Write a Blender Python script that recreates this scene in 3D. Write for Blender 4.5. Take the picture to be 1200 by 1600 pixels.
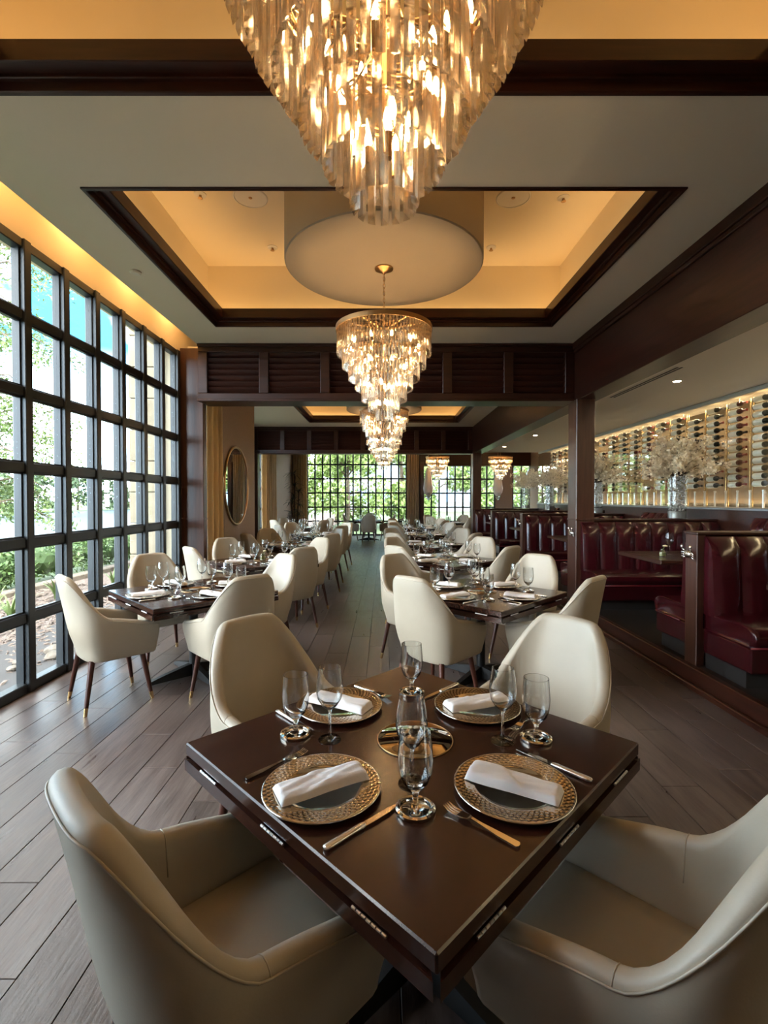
import bpy, bmesh, math, random
from mathutils import Vector, Matrix
random.seed(7)
PI = math.pi
for o in list(bpy.data.objects):
    bpy.data.objects.remove(o)
SC = bpy.context.scene
COL = SC.collection

# ------------------------------------------------------------------ camera
cam_d = bpy.data.cameras.new('camera')
cam_d.sensor_fit = 'VERTICAL'
cam_d.sensor_height = 36.0
cam_d.sensor_width = 27.0
cam_d.lens = 36.0 * 760 / 1600
cam_d.shift_y = -7 / 1600
cam_d.clip_start = 0.05
cam_d.clip_end = 600
cam = bpy.data.objects.new('camera', cam_d)
cam.location = (0, 0, 1.5)
cam.rotation_euler = (math.radians(89.0), 0, 0)
COL.objects.link(cam)
SC.camera = cam

# ------------------------------------------------------------------ world
W = bpy.data.worlds.new('sky')
SC.world = W
W.use_nodes = True
nt = W.node_tree
nt.nodes.clear()
out = nt.nodes.new('ShaderNodeOutputWorld')
bg = nt.nodes.new('ShaderNodeBackground')
tc = nt.nodes.new('ShaderNodeTexCoord')
sep = nt.nodes.new('ShaderNodeSeparateXYZ')
ramp = nt.nodes.new('ShaderNodeValToRGB')
ramp.color_ramp.elements[0].position = 0.0
ramp.color_ramp.elements[0].color = (0.62, 0.82, 1.0, 1)
ramp.color_ramp.elements[1].position = 0.26
ramp.color_ramp.elements[1].color = (0.012, 0.06, 0.105, 1)
noi = nt.nodes.new('ShaderNodeTexNoise')
noi.inputs['Scale'].default_value = 2.6
noi.inputs['Detail'].default_value = 6
cr = nt.nodes.new('ShaderNodeValToRGB')
cr.color_ramp.elements[0].position = 0.46
cr.color_ramp.elements[1].position = 0.62
mx = nt.nodes.new('ShaderNodeMixRGB')
mx.inputs[2].default_value = (1.0, 0.99, 0.97, 1)
nt.links.new(tc.outputs['Generated'], sep.inputs[0])
nt.links.new(sep.outputs['Z'], ramp.inputs[0])
mpv = nt.nodes.new('ShaderNodeMapping')
mpv.inputs['Location'].default_value = (0.6, 2.9, 1.4)
nt.links.new(tc.outputs['Generated'], mpv.inputs['Vector'])
nt.links.new(mpv.outputs[0], noi.inputs['Vector'])
nt.links.new(noi.outputs['Fac'], cr.inputs[0])
nt.links.new(cr.outputs[0], mx.inputs[0])
nt.links.new(ramp.outputs[0], mx.inputs[1])
nt.links.new(mx.outputs[0], bg.inputs['Color'])
bg.inputs['Strength'].default_value = 18.0
nt.links.new(bg.outputs[0], out.inputs['Surface'])

sd = bpy.data.lights.new('sun', 'SUN')
sd.energy = 3.0
sd.angle = 0.03
sd.color = (1.0, 0.95, 0.86)
sun = bpy.data.objects.new('sun', sd)
sun.rotation_euler = (math.radians(12), math.radians(28), 0)   # high, from behind the building
COL.objects.link(sun)

SC.view_settings.view_transform = 'Standard'
SC.view_settings.look = 'None'
SC.view_settings.gamma = 1.0
SC.view_settings.use_curve_mapping = False
SC.view_settings.exposure = 1.0
cy = SC.cycles
cy.use_denoising = True
cy.max_bounces = 10
cy.use_adaptive_sampling = True
cy.adaptive_threshold = 0.05
cy.diffuse_bounces = 4
cy.glossy_bounces = 4
cy.transmission_bounces = 9
cy.transparent_max_bounces = 18
cy.sample_clamp_indirect = 6.0
cy.blur_glossy = 0.5

# ------------------------------------------------------------------ helpers
def mat(name, col, rough=0.5, metal=0.0, col2=None, scale=8.0, stretch=(1, 1, 1), bump=0.0, bscale=None,
        coord='Object', coat=0.0, spec=0.5, rnd=0.0, detail=4.0, sheen=0.0, trans=0.0, rough2=None, bdist=0.02):
    m = bpy.data.materials.new(name)
    m.use_nodes = True
    t = m.node_tree
    b = t.nodes['Principled BSDF']
    b.inputs['Base Color'].default_value = (*col, 1)
    b.inputs['Roughness'].default_value = rough
    b.inputs['Metallic'].default_value = metal
    b.inputs['Coat Weight'].default_value = coat
    b.inputs['Coat Roughness'].default_value = 0.12
    b.inputs['Specular IOR Level'].default_value = spec
    b.inputs['Sheen Weight'].default_value = sheen
    if col2 or bump or rnd:
        if coord == 'World':
            g = t.nodes.new('ShaderNodeNewGeometry')
            src = g.outputs['Position']
        else:
            g = t.nodes.new('ShaderNodeTexCoord')
            src = g.outputs[coord]
        mp = t.nodes.new('ShaderNodeMapping')
        mp.inputs['Scale'].default_value = stretch
        t.links.new(src, mp.inputs['Vector'])
        n = t.nodes.new('ShaderNodeTexNoise')
        n.inputs['Scale'].default_value = scale
        n.inputs['Detail'].default_value = detail
        n.inputs['Roughness'].default_value = 0.6
        t.links.new(mp.outputs[0], n.inputs['Vector'])
        cur = None
        if col2:
            r = t.nodes.new('ShaderNodeValToRGB')
            r.color_ramp.elements[0].position = 0.35
            r.color_ramp.elements[0].color = (*col, 1)
            r.color_ramp.elements[1].position = 0.65
            r.color_ramp.elements[1].color = (*col2, 1)
            t.links.new(n.outputs['Fac'], r.inputs[0])
            cur = r.outputs[0]
        if rnd:
            oi = t.nodes.new('ShaderNodeObjectInfo')
            hs = t.nodes.new('ShaderNodeHueSaturation')
            mr = t.nodes.new('ShaderNodeMapRange')
            mr.inputs['To Min'].default_value = 1 - rnd
            mr.inputs['To Max'].default_value = 1 + rnd
            t.links.new(oi.outputs['Random'], mr.inputs['Value'])
            t.links.new(mr.outputs[0], hs.inputs['Value'])
            if cur:
                t.links.new(cur, hs.inputs['Color'])
            else:
                hs.inputs['Color'].default_value = (*col, 1)
            cur = hs.outputs[0]
        if cur:
            t.links.new(cur, b.inputs['Base Color'])
        if rough2 is not None:
            mr2 = t.nodes.new('ShaderNodeMapRange')
            mr2.inputs['From Min'].default_value = 0.3
            mr2.inputs['From Max'].default_value = 0.7
            mr2.inputs['To Min'].default_value = rough
            mr2.inputs['To Max'].default_value = rough2
            t.links.new(n.outputs['Fac'], mr2.inputs['Value'])
            t.links.new(mr2.outputs[0], b.inputs['Roughness'])
        if bump:
            n2 = n
            if bscale:
                n2 = t.nodes.new('ShaderNodeTexNoise')
                n2.inputs['Scale'].default_value = bscale
                n2.inputs['Detail'].default_value = 3
                t.links.new(mp.outputs[0], n2.inputs['Vector'])
            bp = t.nodes.new('ShaderNodeBump')
            bp.inputs['Strength'].default_value = bump
            bp.inputs['Distance'].default_value = bdist
            t.links.new(n2.outputs['Fac'], bp.inputs['Height'])
            t.links.new(bp.outputs[0], b.inputs['Normal'])
    return m

def emis(name, col, s):
    m = bpy.data.materials.new(name)
    m.use_nodes = True
    t = m.node_tree
    t.nodes.clear()
    o = t.nodes.new('ShaderNodeOutputMaterial')
    e = t.nodes.new('ShaderNodeEmission')
    e.inputs['Color'].default_value = (*col, 1)
    e.inputs['Strength'].default_value = s
    t.links.new(e.outputs[0], o.inputs[0])
    return m

def glassy(name, tint=(1, 1, 1), clear=0.5, ior=1.48, rough=0.0, kind='glass'):
    """real glass mixed with straight-through transmission, so light still passes it"""
    m = bpy.data.materials.new(name)
    m.use_nodes = True
    t = m.node_tree
    t.nodes.clear()
    o = t.nodes.new('ShaderNodeOutputMaterial')
    tr = t.nodes.new('ShaderNodeBsdfTransparent')
    tr.inputs['Color'].default_value = (*tint, 1)
    mx = t.nodes.new('ShaderNodeMixShader')
    if kind == 'glass':
        g = t.nodes.new('ShaderNodeBsdfGlass')
        g.inputs['Color'].default_value = (*tint, 1)
        g.inputs['IOR'].default_value = ior
        g.inputs['Roughness'].default_value = rough
        mx.inputs[0].default_value = 1 - clear
    else:
        g = t.nodes.new('ShaderNodeBsdfGlossy')
        g.inputs['Color'].default_value = (1, 1, 1, 1)
        g.inputs['Roughness'].default_value = rough
        lw = t.nodes.new('ShaderNodeFresnel')
        ge = t.nodes.new('ShaderNodeNewGeometry')       # same reflectance on the way in and out of the sheet
        mi = t.nodes.new('ShaderNodeMapRange')
        mi.inputs['To Min'].default_value = ior
        mi.inputs['To Max'].default_value = 1/ior
        t.links.new(ge.outputs['Backfacing'], mi.inputs['Value'])
        t.links.new(mi.outputs[0], lw.inputs['IOR'])
        mp = t.nodes.new('ShaderNodeMath')
        mp.operation = 'MULTIPLY'
        mp.inputs[1].default_value = clear
        t.links.new(lw.outputs[0], mp.inputs[0])
        t.links.new(mp.outputs[0], mx.inputs[0])
    t.links.new(tr.outputs[0], mx.inputs[1])
    t.links.new(g.outputs[0], mx.inputs[2])
    t.links.new(mx.outputs[0], o.inputs[0])
    return m

class MB:
    def __init__(s):
        s.v = []; s.f = []
    def add(s, vs, fs):
        n = len(s.v)
        s.v += [tuple(p) for p in vs]
        s.f += [tuple(i + n for i in f) for f in fs]
        return s
    def box(s, x0, x1, y0, y1, z0, z1):
        return s.add([(x0,y0,z0),(x1,y0,z0),(x1,y1,z0),(x0,y1,z0),(x0,y0,z1),(x1,y0,z1),(x1,y1,z1),(x0,y1,z1)],
              [(0,3,2,1),(4,5,6,7),(0,1,5,4),(1,2,6,5),(2,3,7,6),(3,0,4,7)])
    def cbox(s, x0, x1, y0, y1, z0, z1, c=0.004):
        """chamfered box"""
        bm = bmesh.new()
        bmesh.ops.create_cube(bm, size=1)
        for v in bm.verts:
            v.co = Vector(((x0+x1)/2+v.co.x*(x1-x0), (y0+y1)/2+v.co.y*(y1-y0), (z0+z1)/2+v.co.z*(z1-z0)))
        bmesh.ops.bevel(bm, geom=list(bm.edges), offset=c, segments=1, affect='EDGES', profile=0.5)
        bm.verts.index_update()
        s.add([v.co for v in bm.verts], [[v.index for v in f.verts] for f in bm.faces])
        bm.free()
        return s
    def lathe(s, prof, n=24, c=(0, 0, 0), cap0=True, cap1=True):
        vs = []; fs = []
        k = len(prof)
        for i in range(n):
            a = 2*PI*i/n
            for r, z in prof:
                vs.append((c[0]+r*math.cos(a), c[1]+r*math.sin(a), c[2]+z))
        for i in range(n):
            j = (i+1) % n
            for q in range(k-1):
                fs.append((i*k+q, j*k+q, j*k+q+1, i*k+q+1))
        if cap0: fs.append(tuple(i*k for i in reversed(range(n))))
        if cap1: fs.append(tuple(i*k+k-1 for i in range(n)))
        return s.add(vs, fs)
    def tube(s, path, r, n=8, closed=False, caps=True):
        P = [Vector(p) for p in path]
        m = len(P)
        vs = []; fs = []
        ref = None
        for i, p in enumerate(P):
            if closed:
                d = P[(i+1) % m] - P[i-1]
            else:
                d = P[min(i+1, m-1)] - P[max(i-1, 0)]
            d.normalize()
            if ref is None:
                ref = Vector((0, 0, 1)) if abs(d.z) < 0.9 else Vector((1, 0, 0))
            u = d.cross(ref)
            if u.length < 1e-6: u = d.orthogonal()
            u.normalize()
            w = u.cross(d).normalized()
            ref = w
            rr = r[i] if isinstance(r, (list, tuple)) else r
            for k in range(n):
                a = 2*PI*k/n
                vs.append(p + u*rr*math.cos(a) + w*rr*math.sin(a))
        for i in range(m if closed else m-1):
            j = (i+1) % m
            for k in range(n):
                l = (k+1) % n
                fs.append((i*n+k, i*n+l, j*n+l, j*n+k))
        if caps and not closed:
            fs.append(tuple(range(n))[::-1])
            fs.append(tuple((m-1)*n+k for k in range(n)))
        return s.add(vs, fs)
    def prism(s, poly, z0, z1):
        n = len(poly)
        vs = [(x, y, z0) for x, y in poly] + [(x, y, z1) for x, y in poly]
        fs = [tuple(range(n))[::-1], tuple(range(n, 2*n))]
        for i in range(n):
            j = (i+1) % n
            fs.append((i, j, n+j, n+i))
        return s.add(vs, fs)
    def extrude(s, poly, fn0, fn1):
        n = len(poly)
        vs = [fn0(p) for p in poly] + [fn1(p) for p in poly]
        fs = [tuple(range(n))[::-1], tuple(range(n, 2*n))]
        for i in range(n):
            j = (i+1) % n
            fs.append((i, j, n+j, n+i))
        return s.add(vs, fs)
    def grid(s, pts, cu=False, cv=False):
        nu = len(pts); nv = len(pts[0])
        vs = [p for row in pts for p in row]
        fs = []
        for i in range(nu if cu else nu-1):
            for j in range(nv if cv else nv-1):
                a = i*nv+j; b = ((i+1) % nu)*nv+j
                c = ((i+1) % nu)*nv+(j+1) % nv; d = i*nv+(j+1) % nv
                fs.append((a, b, c, d))
        return s.add(vs, fs)
    def blob(s, c, r, sub=2, jit=0.15, sq=(1, 1, 1)):
        bm = bmesh.new()
        bmesh.ops.create_icosphere(bm, subdivisions=sub, radius=1)
        for v in bm.verts:
            k = r*(1+random.uniform(-jit, jit))
            v.co = Vector((c[0]+v.co.x*k*sq[0], c[1]+v.co.y*k*sq[1], c[2]+v.co.z*k*sq[2]))
        bm.verts.index_update()
        s.add([v.co for v in bm.verts], [[v.index for v in f.verts] for f in bm.faces])
        bm.free()
        return s
    def mesh(s, name, m=None, smooth=False, fix=True, angle=None):
        me = bpy.data.meshes.new(name)
        me.from_pydata(s.v, [], s.f)
        if fix:
            bm = bmesh.new(); bm.from_mesh(me)
            bmesh.ops.recalc_face_normals(bm, faces=bm.faces)
            bm.to_mesh(me); bm.free()
        if m: me.materials.append(m)
        if smooth or angle:
            me.polygons.foreach_set('use_smooth', [True]*len(me.polygons))
            if angle:
                me.set_sharp_from_angle(angle=math.radians(angle))
        me.update()
        return me
    def build(s, name, m=None, parent=None, smooth=False, fix=True, angle=None, loc=(0, 0, 0), rz=0):
        return obj(name, s.mesh(name, m, smooth, fix, angle), parent, loc, rz)

def obj(name, me, parent=None, loc=(0, 0, 0), rz=0):
    o = bpy.data.objects.new(name, me)
    COL.objects.link(o)
    o.location = loc
    o.rotation_euler = (0, 0, rz)
    if parent: o.parent = parent
    return o
def empty(name, loc=(0, 0, 0), rz=0, parent=None):
    o = obj(name, None, parent, loc, rz)
    o.empty_display_size = 0.1
    return o
def tag(o, label, cat, group=None):
    o['label'] = label; o['category'] = cat
    if group: o['group'] = group
    return o
def struct(o, label=None):
    o['kind'] = 'structure'
    if label: o['label'] = label
    return o
def stuff(o):
    o['kind'] = 'stuff'
    return o
def copy_tree(o, parent=None):
    c = o.copy(); COL.objects.link(c); c.parent = parent
    for ch in list(o.children):
        copy_tree(ch, c)
    return c
ORD = ['first', 'second', 'third', 'fourth', 'fifth', 'sixth', 'seventh', 'eighth', 'ninth', 'tenth', 'eleventh', 'twelfth', 'thirteenth', 'fourteenth', 'fifteenth', 'sixteenth',
       'seventeenth', 'eighteenth', 'nineteenth', 'twentieth', 'twenty-first', 'twenty-second', 'twenty-third', 'twenty-fourth', 'twenty-fifth', 'twenty-sixth', 'twenty-seventh', 'twenty-eighth', 'twenty-ninth', 'thirtieth']
def sm(a, b, x):
    t = max(0.0, min(1.0, (x-a)/(b-a)))
    return t*t*(3-2*t)

# ------------------------------------------------------------------ materials
M = {}
M['wood'] = mat('mahogany', (0.021, 0.0055, 0.003), 0.34, col2=(0.040, 0.011, 0.006), scale=6, stretch=(0.35, 5, 5), coord='World', spec=0.5)
M['woody'] = mat('mahogany_lengthwise', (0.021, 0.0055, 0.003), 0.34, col2=(0.040, 0.011, 0.006), scale=6, stretch=(5, 0.35, 5), coord='World', spec=0.5)
M['woodz'] = mat('mahogany_upright', (0.040, 0.014, 0.008), 0.36, col2=(0.066, 0.025, 0.015), scale=6, stretch=(5, 5, 0.35), coord='World')
M['table'] = mat('table_walnut', (0.024, 0.008, 0.005), 0.24, col2=(0.040, 0.014, 0.009), scale=5, stretch=(0.7, 9, 9), coat=0.15)
M['legwood'] = mat('leg_mahogany', (0.045, 0.012, 0.007), 0.3, col2=(0.07, 0.02, 0.012), scale=9, stretch=(4, 4, 0.6))
M['brass'] = mat('brass', (0.78, 0.55, 0.26), 0.24, 1.0)
M['brassdark'] = mat('antique_brass', (0.42, 0.26, 0.12), 0.34, 1.0)
M['cream'] = mat('cream_vinyl', (0.37, 0.335, 0.265), 0.46, col2=(0.40, 0.36, 0.29), scale=3, bump=0.10, bscale=160, bdist=0.003, rnd=0.03)
M['cream2'] = mat('cream_piping', (0.40, 0.36, 0.29), 0.4)
M['ceil'] = mat('ceiling_paint', (0.76, 0.69, 0.575), 0.9, bump=0.05, bscale=60)
M['cove'] = mat('cove_paint', (0.78, 0.67, 0.48), 0.85)
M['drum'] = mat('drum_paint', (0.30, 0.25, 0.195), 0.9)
M['mull'] = mat('black_steel', (0.020, 0.023, 0.026), 0.38, 0.3)
M['pane'] = glassy('window_glass', (0.97, 0.985, 0.98), 0.55, 1.45, 0.0, 'gloss')
M['vitrine'] = glassy('vitrine_glass', (0.96, 0.985, 0.98), 1.35, 1.5, 0.0, 'gloss')
M['crystal'] = glassy('crystal', (1.0, 0.97, 0.92), 0.28, 1.5, 0.13)
M['glass'] = glassy('clear_glass', (0.99, 0.995, 0.995), 0.0, 1.46)
M['plank'] = mat('wood_look_plank', (0.062, 0.044, 0.039), 0.27, col2=(0.118, 0.090, 0.081), scale=3.0, stretch=(7, 0.9, 1), coord='World', rnd=0.22, bump=0.12, bscale=9, rough2=0.42, bdist=0.01)
M['grout'] = mat('plank_joint', (0.030, 0.022, 0.018), 0.7)
M['bwall'] = mat('taupe_wallcovering', (0.26, 0.18, 0.13), 0.7, col2=(0.30, 0.215, 0.16), scale=40, coord='World', bump=0.1, bscale=200)
M['curtain'] = mat('gold_curtain', (0.66, 0.50, 0.29), 0.8, col2=(0.72, 0.56, 0.34), scale=30, stretch=(1, 1, 0.1), coord='World', sheen=0.3)
def see_through(m, col, fac):
    t = m.node_tree
    o = [n for n in t.nodes if n.type == 'OUTPUT_MATERIAL'][0]
    b = t.nodes['Principled BSDF']
    tl = t.nodes.new('ShaderNodeBsdfTranslucent'); tl.inputs['Color'].default_value = (*col, 1)
    mx = t.nodes.new('ShaderNodeMixShader'); mx.inputs[0].default_value = fac
    t.links.new(b.outputs[0], mx.inputs[1]); t.links.new(tl.outputs[0], mx.inputs[2]); t.links.new(mx.outputs[0], o.inputs[0])
see_through(M['curtain'], (0.72, 0.52, 0.27), 0.35)
M['oxblood'] = mat('oxblood_leather', (0.026, 0.0022, 0.0045), 0.20, col2=(0.034, 0.003, 0.0055), scale=5, bump=0.12, bscale=45, coat=0.3, bdist=0.01)
M['oxpipe'] = mat('oxblood_piping', (0.14, 0.02, 0.024), 0.25)
M['black'] = mat('black_kick', (0.012, 0.011, 0.011), 0.6)
M['iron'] = mat('black_iron', (0.018, 0.019, 0.021), 0.42, 0.5)
M['silver'] = mat('silver', (0.64, 0.60, 0.54), 0.09, 1.0)
M['steel'] = mat('hinge_steel', (0.72, 0.71, 0.70), 0.28, 1.0)
M['mirror'] = mat('mirror_glass', (0.86, 0.87, 0.86), 0.015, 1.0)
M['dmirror'] = mat('dark_mirror_plate', (0.55, 0.46, 0.34), 0.03, 1.0)
M['linen'] = mat('white_linen', (0.76, 0.75, 0.76), 0.85, bump=0.25, bscale=70, bdist=0.004)
M['white'] = mat('white_plastic', (0.72, 0.68, 0.60), 0.5)
M['downlight'] = emis('downlight_glow', (1.0, 0.80, 0.55), 90)
M['bulb'] = emis('candle_bulb', (1.0, 0.62, 0.28), 240)

# hammered metal for the charger rims
def hammered():
    m = mat('hammered_silver', (0.68, 0.60, 0.48), 0.12, 1.0)
    return m
M['hammer'] = hammered()

# ================================================================== STRUCTURE
CZ = 3.55          # main ceiling
TRAYS = [1.21, 4.52, 8.65, 11.75]
TX, TY = 2.0, 1.29

def plain(name, boxes, m, parent=None):
    b = MB()
    for q in boxes: b.box(*q)
    o = b.build(name, m, parent)
    if parent is None: struct(o)
    return o

# ---- floor: every plank near the camera is a piece of its own
floor = plain('floor', [(-3.95, 6.2, -3.2, 20.3, -0.12, -0.006)], M['grout'])
PW, PL = 0.2, 1.2
plank_me = MB().cbox(-PW/2+0.0018, PW/2-0.0018, -PL/2+0.0018, PL/2-0.0018, -0.012, 0.0, 0.0012).mesh('plank', M['plank'])
far_planks = MB()
row = 0
x = -3.75 + PW/2
while x < 5.9:
    off = [0.0, 0.55, 0.23, 0.81, 0.4, 0.97, 0.12, 0.68][row % 8] + random.uniform(-0.04, 0.04)
    y = -3.1 + off
    while y < 20.0:
        if x > 2.42 and y < 14.0: y += PL; continue
        if x < -2.8 and y < 9.2: y += PL; continue
        if 1.0 < y < 9.6 and -2.8 < x < 2.45:
            obj('plank', plank_me, floor, (x, y, 0))
        else:
            far_planks.box(x-PW/2+0.0018, x+PW/2-0.0018, y-PL/2+0.0018, y+PL/2-0.0018, -0.012, 0)
        y += PL
    x += PW
    row += 1
stuff(far_planks.build('plank_field', M['plank'], floor))

# ---- raised booth platform
platform = plain('trim_1', [(2.47, 6.2, -3.2, 13.85, 0.0, 0.15)], M['black'])
MB().cbox(2.44, 2.50, -3.2, 13.85, 0.0, 0.165, 0.006).build('kerb', M['woody'], platform)
MB().cbox(2.40, 2.44, -3.2, 13.85, 0.0, 0.05, 0.008).build('shoe_moulding', M['woody'], platform)

# ---- ceilings
ys = [-3.2]
for c in TRAYS: ys += [c-TY, c+TY]
ys.append(13.9)
bx = [(-2.475, -TX, -3.2, 6.9, CZ, CZ+0.1), (-2.95, -TX, 6.9, 13.9, CZ, CZ+0.1), (-3.95, -2.95, 8.95, 13.9, CZ, CZ+0.1),
      (TX, 2.62, -3.2, 13.9, CZ, CZ+0.1), (-3.95, 6.2, 13.9, 20.3, CZ, CZ+0.1)]
for i in range(0, len(ys), 2):
    bx.append((-TX, TX, ys[i], ys[i+1], CZ, CZ+0.1))
ceiling = plain('ceiling', bx, M['ceil'])
ceil_r = plain('ceiling_booths', [(2.62, 6.2, -3.2, 13.9, 2.83, 2.93)], M['ceil'])
roof_light_block = plain('roof_light_block', [(-3.0, 6.3, -3.3, 20.4, 4.5, 4.7), (-4.0, -3.0, 8.85, 20.4, 4.5, 4.7)], M['ceil'])  # unseen slab added to keep sun and sky from leaking indoors

def area(name, loc, rot, sx, sy, e, col, parent=None, spread=None, shape='RECTANGLE'):
    d = bpy.data.lights.new(name, 'AREA')
    d.shape = shape
    d.size = sx
    if shape == 'RECTANGLE': d.size_y = sy
    d.energy = e; d.color = col
    if spread: d.spread = spread
    o = bpy.data.objects.new(name, d)
    COL.objects.link(o)
    o.location = loc; o.rotation_euler = rot
    if parent: o.parent = parent
    return o
WARM = (1.0, 0.60, 0.24)
COVE_W = 3.4
for n, c in enumerate(TRAYS):
    y0, y1 = c-TY, c+TY
    g = 0.13
    t = MB()
    t.box(-TX-g-0.05, -TX-g, y0-g, y1+g, CZ+0.1, 4.34).box(TX+g, TX+g+0.05, y0-g, y1+g, CZ+0.1, 4.34)
    t.box(-TX-g, TX+g, y0-g-0.05, y0-g, CZ+0.1, 4.34).box(-TX-g, TX+g, y1+g, y1+g+0.05, CZ+0.1, 4.34)
    t.box(-TX-g-0.05, TX+g+0.05, y0-g-0.05, y1+g+0.05, 4.32, 4.40)
    rec = struct(t.build('ceiling_recess', M['cove']))
    # stepped mahogany trim around the opening, each side one piece
    tr = struct(empty('trim_%d' % (n+2), (0, c, CZ)), 'dark stepped wood moulding around the ceiling recess')
    for s in (-1, 1):
        def side(z0, z1, a0, a1):
            q = MB()
            xs = sorted((s*(TX-a0), s*(TX-a1)))
            return q, xs
        b = MB()
        for (a0, a1, z0, z1) in ((0.0, 0.03, -0.012, 0.045), (0.02, 0.055, 0.035, 0.065), (0.045, 0.125, 0.055, 0.165)):
            xs = sorted((s*(TX-a0), s*(TX-a1)))
            b.cbox(xs[0], xs[1], -TY+0.0, TY-0.0, z0, z1, 0.005)
        b.build('moulding', M['woody'], tr)
        b = MB()
        for (a0, a1, z0, z1) in ((0.0, 0.03, -0.0125, 0.0445), (0.02, 0.055, 0.0355, 0.0645), (0.045, 0.125, 0.0555, 0.1645)):
            xs = sorted((s*(TY-a0), s*(TY-a1)))
            b.cbox(-TX+a0, TX-a0, xs[0], xs[1], z0, z1, 0.005)
        b.build('moulding', M['wood'], tr)
    # cove LEDs lying on the ledge behind the trim
    for s in (-1, 1):
        area('cove_light', (s*(TX+0.06), c, CZ+0.115), (PI, s*0.0, 0), 0.05, 2*TY-0.1, COVE_W*0.8, WARM)
        area('cove_light', (0, c+s*(TY+0.06), CZ+0.115), (PI, 0, 0), 2*TX-0.1, 0.05, COVE_W*1.2, WARM)
    # round drum that the chandelier hangs from
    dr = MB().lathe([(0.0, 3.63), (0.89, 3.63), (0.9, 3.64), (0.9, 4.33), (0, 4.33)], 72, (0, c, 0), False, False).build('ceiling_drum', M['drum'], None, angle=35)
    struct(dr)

# round speaker grilles, sprinklers and detectors of the ceiling
def ceil_disc(name, x, y, z, r, m, label, cat, group=None, detail=True):
    e = tag(empty(name, (x, y, z)), label, cat, group)
    MB().lathe([(0, 0.02), (r, 0.02), (r, -0.004), (r*0.93, -0.009), (r*0.9, -0.004), (0, -0.004)], 32, (0, 0, 0), False, False).build('grille', m, e, angle=30)
    MB().lathe([(0, 0.0), (r*0.12, 0.0), (r*0.1, -0.008), (0, -0.01)], 12, (0, 0, 0), False, False).build('badge', M['brassdark'], e)
    return e
for i, (xx, s) in enumerate(((-1.25, 'left'), (1.21, 'right'))):
    ceil_disc('ceiling_speaker', xx, 4.6, 4.32, 0.16, M['white'], 'round cream speaker grille %s of the ceiling drum' % s, 'speaker')
def sprinkler(x, y, z, label, m=None):
    e = tag(empty('sprinkler', (x, y, z)), label, 'sprinkler')
    MB().lathe([(0, 0.02), (0.055, 0.02), (0.055, -0.006), (0.03, -0.012), (0, -0.012)], 20, (0, 0, 0), False, False).build('escutcheon', m or M['white'], e, angle=30)
    MB().lathe([(0, -0.01), (0.012, -0.01), (0.012, -0.03), (0.022, -0.034), (0.022, -0.038), (0, -0.04)], 12, (0, 0, 0), False, False).build('head', M['brassdark'], e)
sprinkler(-1.70, 4.55, 4.32, 'small ceiling sprinkler near the left cove of the recess')
sprinkler(1.68, 4.60, 4.32, 'small ceiling sprinkler near the right cove of the recess')
sprinkler(-1.25, 5.50, 4.32, 'small white sprinkler beside the left edge of the drum')
sprinkler(1.20, 5.50, 4.32, 'small white sprinkler beside the right edge of the drum')
e = tag(empty('smoke_detector', (-2.24, 4.42, CZ)), 'small pale round detector on the ceiling strip above the windows', 'detector')
MB().lathe([(0, 0.01), (0.05, 0.01), (0.05, -0.012), (0.035, -0.022), (0, -0.022)], 24, (0, 0, 0), False, False).build('housing', M['white'], e, angle=30)

# ---- louvred cross beams
def louvre_beam(name, y, x0, x1, panels, label):
    e = struct(empty(name, (0, y, 0)), label)
    z0, z1 = 2.79, CZ+0.02
    MB().box(x0, x1, 0.09, 0.40, z0+0.01, z1).build('beam_core', M['wood'], e)
    MB().cbox(x0, x1, 0.0, 0.10, z1-0.13, z1, 0.006).build('rail', M['wood'], e)
    MB().cbox(x0, x1, 0.0, 0.10, z0, z0+0.11, 0.006).build('rail', M['wood'], e)
    MB().cbox(x0, x1, -0.03, 0.02, z0-0.002, z0+0.03, 0.006).build('bead', M['wood'], e)
    MB().cbox(x0, x1, -0.03, 0.02, z1-0.06, z1-0.025, 0.006).build('bead', M['wood'], e)
    st = 0.125
    w = (x1-x0-st)/panels
    n = 7
    zz0, zz1 = z0+0.11, z1-0.13
    sl = MB()
    h = (zz1-zz0)/n
    prof = [(0.085, 0.0), (0.088, 0.008), (0.03, h*1.08), (0.022, h*1.02)]
    sl.extrude([(py, pz) for py, pz in prof], lambda p: (-(w-st)/2, p[0], p[1]), lambda p: ((w-st)/2, p[0], p[1]))
    slat_me = sl.mesh('slat', M['wood'])
    stile_me = MB().cbox(-st/2, st/2, 0.002, 0.10, zz0, zz1, 0.006).mesh('stile', M['wood'])
    for i in range(panels+1):
        obj('stile', stile_me, e, (x0+st/2+i*w, 0, 0))
    for i in range(panels):
        for k in range(n):
            obj('slat', slat_me, e, (x0+st/2+(i+0.5)*w, 0, zz0+k*h))
    return e
louvre_beam('trim_6', 6.45, -2.46, 2.52, 6, 'dark louvred wood beam crossing the ceiling nearest')
louvre_beam('trim_7', 13.85, -3.72, 2.52, 8, 'dark louvred wood beam crossing the ceiling farther back')

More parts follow.
